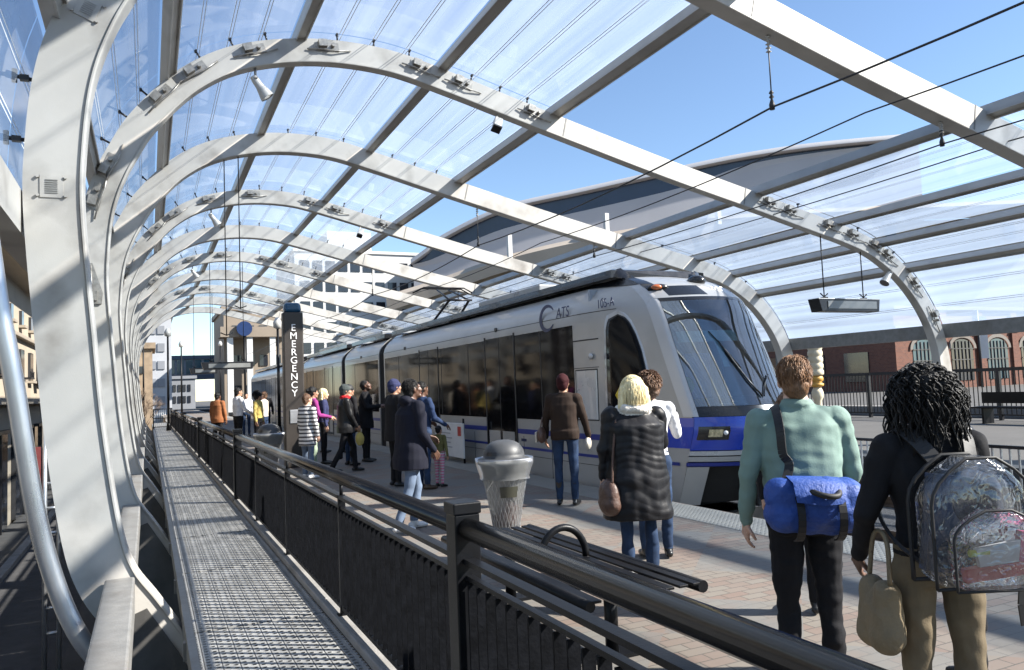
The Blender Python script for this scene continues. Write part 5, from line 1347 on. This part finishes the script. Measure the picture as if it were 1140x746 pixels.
person('man in a white shirt and black trousers far down the platform by the fence', 2.35, 23.6, 70, 1.84, 'skin_tan', 'shirt_white', 'trouser_black', 'shoe_black', hair=('short', 'hair_black'), arms=dict(R=((.2, .3, -1), (-.1, .8, -.5))), voxel=.013)
person('person in an orange jacket far down the platform, left of the man in white', 1.95, 25.6, 40, 1.74, 'skin_dark', 'orange', 'trouser_black', 'shoe_black', hair=('short', 'hair_black'), coat=(.8, .01), voxel=.013)
person('woman with black hair in a yellow top left of the emergency pylon', 2.85, 23.2, 120, 1.70, 'skin_tan', 'yellow', 'trouser_black', 'shoe_black', hair=('afro', 'hair_black'), female=True, voxel=.013)
person('person in a pale pink top standing just right of the woman in yellow', 3.2, 24.6, -60, 1.70, 'skin_light', 'bag_pale', 'jeans', 'shoe_black', hair=('short', 'hair_brown'), voxel=.013)
person('distant figure in white standing beyond the man in the white shirt', 3.6, 33, 180, 1.72, 'skin_tan', 'shirt_white', 'jeans', 'shoe_black', hair=('short', 'hair_black'), voxel=.015, hands=False)
person('distant figure in black standing beyond the woman in yellow', 4.1, 31, 20, 1.75, 'skin_dark', 'jacket_black', 'trouser_black', 'shoe_black', hair=('short', 'hair_black'), voxel=.015, hands=False)
# people hidden behind the two nearest figures
person('person in a shiny black jacket half hidden behind the woman with ringlets', 3.72, 2.62, -20, 1.50, 'skin_dark', 'leather_black', 'trouser_black', 'shoe_black', hair=('short', 'hair_black'), coat=(.7, .01), w=1.15, voxel=.010)
person('dark haired person in black almost hidden behind the man in the mint shirt', 3.98, 3.98, 50, 1.46, 'skin_light', 'jacket_black', 'trouser_black', 'shoe_black', hair=('bob', 'hair_brown'), coat=(.72, .01), female=True)

person('tall person in a dark coat waiting at the train beyond the bowed figure', 4.75, 20.5, 80, 1.80, 'skin_dark', 'coat_puffer', 'trouser_black', 'shoe_black', hair=('short', 'hair_black'), coat=(.7, .01), voxel=.013)
person('person in a dark brown jacket near the train left of the bowed figure in black', 4.3, 21.2, 110, 1.70, 'skin_tan', 'jacket_brown', 'jeans', 'shoe_black', hair=('bob', 'hair_brown'), female=True, coat=(.8, .01), voxel=.013)
person('person in a black parka standing behind the man in the red scarf', 4.0, 16.9, 70, 1.74, 'skin_tan', 'jacket_black', 'jeans', 'shoe_black', hair=('beanie', 'strap_black'), coat=(.7, .015), voxel=.012)
# ------------------------------------------------------------------ surroundings
mat('cream_wall', (.36, .31, .24), .85, 0, .08, .7, .1, 30, dirt=.3, dscale=.4); mat('dark_pane', (.02, .023, .03), .08, 0, .2, 1, coat=.4)
mat('stone_trim', (.29, .25, .2), .8, 0, .1, 2); mat('office_white', (.52, .52, .51), .7, 0, .04, .3); mat('grey_wall', (.2, .21, .23), .7, 0, .1, .5)
mat('navy_wall', (.04, .055, .09), .4, .1, .2, .4); mat('tower_pale', (.36, .37, .39), .7, 0, .1, .25); mat('roof_sheet', (.37, .375, .40), .5, 0, .05, .1)
mat('arena_band', (.012, .020, .05), .2, 0, .2, .3, coat=.3); mat('arena_grey', (.34, .345, .375), .6, 0, .06, .1); mat('arena_beige', (.36, .31, .26), .8, 0, .1, .2)
mat('brown_wall', (.25, .19, .13), .9, 0, .35, 1.2, .3, 4); mat('twig', (.14, .10, .07), .9, 0, .3, 4); mat('sign_blue', (.005, .022, .09), .4); mat('tan_wall', (.22, .18, .14), .8, 0, .1, .5)
mat('teal_glass', (.03, .07, .09), .15, 0, .3, .4, coat=.4); mat('pale_stone', (.17, .15, .13), .8)
def windows_x(t, X, ys, zs_, w, h, m='dark_pane', sill='stone_trim', s=1):
    for y in ys:
        for z in zs_:
            b = MB(); b.box((X + s * .03, y, z), (.14, w, h)); wn = b.build('window', m, t)
            b = MB(); b.box((X + s * .10, y, z - h / 2 - .06), (.24, w + .2, .1)); b.build('sill', sill, wn)
def windows_y(t, Y, xs, zs_, w, h, m='dark_pane', frame=None):
    for x in xs:
        for z in zs_:
            b = MB(); b.box((x, Y - .05, z), (w, .14, h)); wn = b.build('window', m, t)
            if frame:
                b = MB(); b.box((x, Y - .13, z), (.07, .06, h)); b.box((x, Y - .13, z + h * .1), (w, .05, .06)); b.build('frame', frame, wn)
# cream building across the street on the left
t = empty('cream_building', (-5.6, 32, STREET), 'cream stone building with small dark windows behind the left column', 'building')
b = MB(); b.box((-9, 40, 2.0), (9, 62, 9.2)); b.build('wall', 'cream_wall', t)
windows_x(t, -4.5, np.arange(17, 46, 2.6), (5.0,), .55, .55); windows_x(t, -4.5, np.arange(17, 46, 2.6), (3.2,), .85, 1.15)
b = MB(); b.box((-4.35, 40, 1.75), (.5, 62, .22)); b.box((-4.42, 40, 4.25), (.24, 62, .16)); b.box((-3.9, 40, 6.75), (1.6, 62, .35)); b.box((-4.2, 40, 6.4), (.9, 62, .35)); b.build('cornice', 'stone_trim', t, bevel=.03)
for y in np.arange(14, 60, 5.2):
    b = MB(); b.box((-4.42, y, -.9), (.14, 3.4, 3.2)); sh = b.build('shopfront', 'dark_pane', t)
    b = MB(); b.box((-4.3, y, .75), (.22, 3.5, .12)); b.box((-4.32, y, -.9), (.1, .1, 3.2)); b.build('frame', 'black_paint', sh)
for y in np.arange(18.6, 44, 5.2):
    b = MB(); b.box((-4.2, y, 2.62), (.5, 1.0, .06)); b.box((-3.97, y, 2.85), (.03, 1.0, .04))
    for q in np.linspace(-.48, .48, 7): b.box((-3.97, y + q, 2.73), (.02, .02, .24))
    b.build('balcony_rail', 'black_paint', t)
mat('cap_dull', (.22, .045, .04), .6)
# small red sign and rack by the street
t = empty('street_sign', (-1.5, 14, STREET), 'narrow red street sign on a grey frame beside the cream building', 'sign')
b = MB(); b.box((-1.62, 14, .6), (.22, .05, .7)); b.build('panel', 'cap_dull', t)
b = MB()
for x in (-1.46, -1.27): b.tube([(x, 14, STREET), (x, 14, 1.9)], .035, 8)
for z in np.arange(-1.9, 1.9, .38): b.tube([(-1.46, 14, z), (-1.27, 14, z)], .025, 6)
b.build('frame', 'galvanised', t)
# far towers and buildings beyond the station
def block(name, x0, x1, y0, y1, z1, m, label, cols=None, rows=None, wm='dark_pane', w=None, h=None, margin=.6, z0=0, top=True, sides=False, frame=None):
    t = empty(name, ((x0 + x1) / 2, (y0 + y1) / 2, 0), label, 'building')
    b = MB(); b.box(((x0 + x1) / 2, (y0 + y1) / 2, (z1 + STREET) / 2), (x1 - x0, y1 - y0, z1 - STREET)); b.build('wall', m, t)
    if cols:
        sx = (x1 - x0 - 2 * margin) / cols; sz = (z1 - z0 - 1.2) / rows
        windows_y(t, y0, [x0 + margin + sx * (i + .5) for i in range(cols)], [z0 + .6 + sz * (j + .5) for j in range(rows)], w or sx * .6, h or sz * .6, wm, frame)
    if top:
        b = MB(); b.box(((x0 + x1) / 2, (y0 + y1) / 2, z1 + .25), (x1 - x0 + .5, y1 - y0 + .5, .5)); b.build('parapet', m, t)
    return t
of = block('office_building', 22.2, 47, 130, 150, 25.5, 'office_white', 'white office block with rows of dark windows behind the train', 11, 7, w=1.55, h=1.75, z0=0)
b = MB(); b.box((33, 140, 28), (8, 8, 5)); b.build('roof_plant', 'office_white', of)
block('dark_building', 10.6, 18.2, 112, 126, 14.0, 'navy_wall', 'dark blue glass building left of the white office block', 4, 5, 'teal_glass')
block('pale_tower', -.6, 2.35, 92, 104, 10.8, 'tower_pale', 'narrow pale tower at the far end of the walkway', 2, 5, 'grey_wall', w=.7, h=.9)
block('brown_building', -2.2, .35, 72, 80, 6.0, 'brown_wall', 'low brown weathered building left of the pale tower', 2, 2, 'dark_pane', w=.5, h=.6)
t = block('tan_building', 7.6, 14.5, 90, 104, 11.2, 'tan_wall', 'tan building with a blue round sign beside the far track', 4, 3, w=.9, h=1.2)
b = MB(); b.box((10.6, 88.6, 8.6), (7.2, 3.2, 1.1)); b.build('canopy', 'tan_wall', t)
for x in (8.0, 10.0, 12.4):
    b = MB(); b.box((x, 87.5, 4.0), (.6, .6, 8.0)); b.build('pillar', 'office_white', t)
t = empty('round_sign', (9.4, 86.6, 0), 'round dark blue sign in front of the tan building', 'sign')
b = MB(); b.prism([(.8 * math.cos(q), .8 * math.sin(q)) for q in np.linspace(0, 2 * math.pi, 33)[:-1]], lambda u, v: (9.4 + u, 86.5, 8.9 + v), lambda u, v: (9.4 + u, 86.7, 8.9 + v)); b.build('disc', 'sign_blue', t)
b = MB(); b.tube([(9.4, 86.75, 0), (9.4, 86.75, 8.6)], .12, 8); b.build('pole', 'dark_steel', t)
t = empty('footbridge', (9.2, 162, 0), 'grey glazed footbridge crossing far behind the platform', 'bridge')
b = MB(); b.box((9.5, 162, 9.6), (22, 4, .7)); b.box((9.5, 162, 5.8), (22, 4, .9)); b.build('deck', 'navy_wall', t)
for x in np.arange(-.8, 20, 1.6):
    b = MB(); b.box((x, 160.2, 7.75), (1.15, .1, 2.7)); b.build('window', 'teal_glass', t)
b = MB(); b.box((9.5, 162, 7.75), (22, 3.4, 3.2)); b.build('wall', 'grey_wall', t)
for x in (-1.2, 20.2):
    b = MB(); b.box((x, 162, 2.6), (1.4, 3.6, 5.5)); b.build('pier', 'grey_wall', t)
t = block('grey_building', -14, -.8, 150, 165, 9, 'grey_wall', 'grey low building far behind the walkway', 8, 3)
block('glass_block', 3.0, 7.2, 140, 150, 5.0, 'grey_wall', 'low grey building under the far footbridge', 4, 2)
# arena: curved roof, dark window band, grey wall
ar = empty('arena', (85, 120, 0), 'huge arena with a sweeping pale roof and a dark window band behind the train', 'arena')
RO = [(40.5, 123.5, 23.3), (42.8, 122.3, 25.0), (45.5, 121.1, 27.3), (54.5, 116.1, 31.6), (66.9, 110.1, 34.2), (82.0, 102.7, 37.2), (92, 98, 39.0), (103, 92.5, 40.2), (118, 85, 41.0)]
BD = [(40.6, 123.4, 23.0), (42.9, 122.3, 23.5), (45.6, 121.1, 24.6), (54.6, 116.2, 28.4), (66.9, 110.2, 30.9), (82.0, 102.8, 34.2), (92, 98.1, 37.6), (103, 92.6, 39.2), (118, 85.1, 40.4)]
LB = [(40.8, 123.6, 22.2), (43.1, 122.5, 22.6), (45.8, 121.4, 23.2), (54.8, 116.4, 26.2), (66.9, 110.3, 28.8), (82.0, 102.9, 31.8), (92, 98.2, 36.2), (103, 92.7, 38.4), (118, 85.2, 40.0)]
RO, BD, LB = catmull(RO, 5), catmull(BD, 5), catmull(LB, 5)
BK = Vector((.447, .894, 0))
def sw(a, dd, dz): return [p + BK * dd + Vector((0, 0, dz)) for p in a]
b = MB(); b.grid([sw(RO, -1.2, -.5), sw(RO, -1.2, .2), sw(RO, 10, 2.2), sw(RO, 30, 4), sw(RO, 60, 0)]); b.grid([sw(RO, -1.2, -.5), sw(RO, 1, -.6)]); b.build('roof', 'roof_sheet', ar)
b = MB(); b.grid([sw(BD, .6, -1), sw(RO, .6, .1)], smooth=False); b.build('window_band', 'arena_band', ar)
b = MB(); b.grid([[Vector((p.x, p.y, 0)) for p in LB], LB, sw(BD, 0, -.2), sw(BD, .9, -.2)], smooth=False)
e0 = LB[0]; b.grid([[e0, Vector((e0.x, e0.y, 0))], [e0 + BK * 60, Vector((e0.x, e0.y, 0)) + BK * 60]], smooth=False); b.build('wall', 'arena_grey', ar)
# lower beige concourse roof in front of it
lo = catmull([(36, 122, 17.0), (44, 118.5, 19.5), (54, 113, 22.8), (68, 106, 25.6), (84, 98, 27.5), (103, 88.5, 28), (140, 70, 28)], 5)
b = MB(); b.grid([sw(lo, -2.5, -2.6), sw(lo, -3, -.7), sw(lo, -2.5, 0), sw(lo, 5, 1)], smooth=False); b.build('lower_roof', 'arena_beige', ar)
b = MB(); b.grid([[Vector((p.x, p.y, 0)) for p in sw(lo, 1.0, 0)], sw(lo, 1.0, -2)], smooth=False); b.build('concourse_wall', 'arena_beige', ar)
for i in range(2, len(lo) - 1, 2):
    p = lo[i] + BK * .6
    b = MB(); b.bar((p.x, p.y, p.z - 5.8), (p.x, p.y, p.z - 2.8), 1.6, .3, (BK.x, BK.y, 0)); b.build('window', 'arena_band', ar)
for i in (10, 15, 20):
    p = lo[i] - BK * 3.2
    b = MB(); b.bar((p.x, p.y, p.z - 1.5), (p.x, p.y, p.z + 3.0), .7, .7); b.build('light_mast', 'office_white', ar)
# brick building right
bb = empty('brick_building', (62, 50, 0), 'red brick building with arched windows behind the far platform fence', 'building')
b = MB(); b.box((74.7, 53.3, 3.2), (44, 24, 6.4)); b.build('wall', 'red_brick', bb)
bx0, by0 = 52.7, 41.3
for i, x in enumerate(np.arange(56.0, 94, 4.6)):
    b = MB(); a = [(-1.35, .6), (1.35, .6), (1.35, 3.2)] + [(1.35 * math.cos(q), 3.2 + .8 * math.sin(q)) for q in np.linspace(0, math.pi, 10)][1:-1] + [(-1.35, 3.2)]
    b.prism(a, lambda u, v: (x + u, by0 - .04, v), lambda u, v: (x + u, by0 + .2, v)); wn = b.build('arched_window', 'teal_glass' if i % 2 == 0 else 'dark_pane', bb)
    b = MB()
    for q in (-.9, -.45, 0, .45, .9): b.box((x + q, by0 - .08, 2.2), (.07, .06, 3.2))
    for z in (1.4, 2.3, 3.2): b.box((x, by0 - .085, z), (2.7, .05, .07))
    b.build('frame', 'foot_steel', wn)
    b = MB()
    rows = [[(x + 1.45 * math.cos(q), by0 - .12, 3.2 + .9 * math.sin(q)), (x + 1.75 * math.cos(q), by0 - .12, 3.2 + 1.2 * math.sin(q))] for q in np.linspace(0, math.pi, 12)]
    b.grid(rows, smooth=False); b.build('arch_trim', 'pale_stone', wn)
    b = MB(); b.box((x + 2.3, by0 - .08, 3.2), (.8, .22, 6.4)); b.box((x + 2.3, by0 - .14, 4.6), (.9, .3, .14)); b.build('pilaster', 'red_brick', bb)
for y in (45, 49.5, 54, 58.5, 63):
    b = MB(); b.box((52.66, y, 2.0), (.14, 2.4, 2.4)); b.build('window', 'dark_pane', bb)
b = MB(); b.box((74.7, 53.2, 5.0), (44.3, 24.3, .18)); b.box((74.7, 53.2, 6.5), (44.5, 24.5, .3)); b.box((52.5, 53.3, 3.2), (.5, .5, 6.4)); b.build('cornice', 'pale_stone', bb)
t = empty('street_banner', (60.6, 40.4, 0), 'dark vertical banner on a post in front of the brick building', 'banner')
b = MB(); b.tube([(60.3, 39.6, 0), (60.3, 39.6, 6.2)], .1, 8); b.build('post', 'black_paint', t)
b = MB(); b.box((60.9, 39.6, 4.0), (1.0, .06, 3.4)); b.build('cloth', 'navy_wall', t)
block('teal_building', 50, 66, 74, 90, 9, 'grey_wall', 'grey building with teal windows left of the brick building', 5, 3, 'teal_glass')
# lamp posts and poles far down the platform
def lamp_post(x, y, h, label):
    t = empty('lamp_post', (x, y, 0), label, 'lamp post')
    b = MB(); b.tube([(x, y, 0), (x, y, h)], [.07, .045], 8); b.lathe([(.12, 0), (.1, .3), (.07, .4)], (x, y, 0), 10); b.build('pole', 'dark_steel', t)
    b = MB(); b.lathe([(.06, h), (.16, h + .05), (.17, h + .25), (.08, h + .42), (.001, h + .46)], (x, y, 0), 12); b.build('lantern', 'lamp_body', t)
lamp_post(4.6, 31, 4.2, 'slim dark lamp post with a pale lantern just left of the emergency pylon')
lamp_post(.95, 44, 4.9, 'dark lamp post rising beside the far end of the walkway')
lamp_post(2.1, 58, 5.2, 'thin lamp post standing in the middle of the far platform end')
lamp_post(-.3, 62, 6.4, 'tall thin post against the pale tower')
lamp_post(5.6, 70, 6.0, 'far thin post before the tan building')
# bare shrubs at the end of the walkway
for i, (x, y, l) in enumerate(((-1.2, 52, 'bare brown shrub against the low brown building'), (-.4, 58, 'smaller bare shrub beside the end of the walkway'))):
    t = empty('bare_shrub', (x, y, STREET), l, 'shrub'); b = MB(); rnd = random.Random(i + 3)
    def br(p, d, l_, r_, n):
        q = p + d * l_; b.tube([p, (p + q) / 2 + Vector((rnd.uniform(-.06, .06), rnd.uniform(-.06, .06), 0)), q], [r_, r_ * .8, r_ * .6], 5)
        if n:
            for _ in range(3): br(q, (d + Vector((rnd.uniform(-.7, .7), rnd.uniform(-.7, .7), rnd.uniform(-.1, .5)))).normalized(), l_ * .72, r_ * .6, n - 1)
    br(Vector((x, y, STREET)), Vector((0, 0, 1)), 1.7 - .2 * i, .09, 5); b.build('branches', 'twig', t)

# ------------------------------------------------------------------ light, sky, camera
SUN_EL, SUN_AZ = R(36), R(34)      # az: sun stands over +X, turned towards -Y
to_sun = Vector((math.cos(SUN_EL) * math.cos(SUN_AZ), -math.cos(SUN_EL) * math.sin(SUN_AZ), math.sin(SUN_EL)))
w = bpy.data.worlds.new('World'); SC.world = w; w.use_nodes = True
nw = w.node_tree; bg = nw.nodes['Background']; sky = nw.nodes.new('ShaderNodeTexSky'); sky.sky_type = 'NISHITA'; sky.sun_disc = False
sky.sun_elevation = SUN_EL; sky.sun_rotation = math.atan2(to_sun.x, to_sun.y); sky.air_density = 1.0; sky.dust_density = .15; sky.ozone_density = 3.0; sky.altitude = 200
nw.links.new(sky.outputs[0], bg.inputs['Color']); bg.inputs['Strength'].default_value = .084
sl = bpy.data.lights.new('sun', 'SUN'); sl.energy = 5.0; sl.angle = R(.7); sl.color = (1, .95, .87)
so = bpy.data.objects.new('sun', sl); COL.objects.link(so); so.rotation_euler = to_sun.to_track_quat('Z', 'Y').to_euler(); so.location = to_sun * 60
cam = bpy.data.cameras.new('camera'); co = bpy.data.objects.new('camera', cam); COL.objects.link(co); SC.camera = co
cam.sensor_width = 36; cam.lens = 36 * 855 / 1140; cam.clip_end = 3000; cam.clip_start = .05
f_, roll_, vp_ = 855., .04, (165., 446.)
yd = Vector((vp_[0] - 570, vp_[1] - 373, f_)).normalized(); dn = yd.cross(Vector((1, -roll_, 0))).normalized()
if dn.y < 0: dn = -dn
xd = dn.cross(yd)
if xd.x < 0: xd = -xd
Rc = Matrix((xd, yd, -dn)).transposed()   # world -> image axes (right, down, forward)
r0, r1, r2 = Vector(Rc[0]), Vector(Rc[1]), Vector(Rc[2])
M3 = Matrix((r0, -r1, -r2)).transposed()
co.matrix_world = Matrix.Translation((0, 0, 1.6)) @ M3.to_4x4()
SC.view_settings.view_transform = 'Standard'; SC.view_settings.look = 'None'; SC.view_settings.exposure = 1.42; SC.view_settings.gamma = 1
SC.cycles.max_bounces = 8; SC.cycles.transparent_max_bounces = 32; SC.cycles.use_denoising = True; SC.cycles.diffuse_bounces = 3; SC.cycles.caustics_reflective = False; SC.cycles.caustics_refractive = False
SC.cycles.sample_clamp_indirect = 6
SC.render.resolution_x = 1024; SC.render.resolution_y = 670
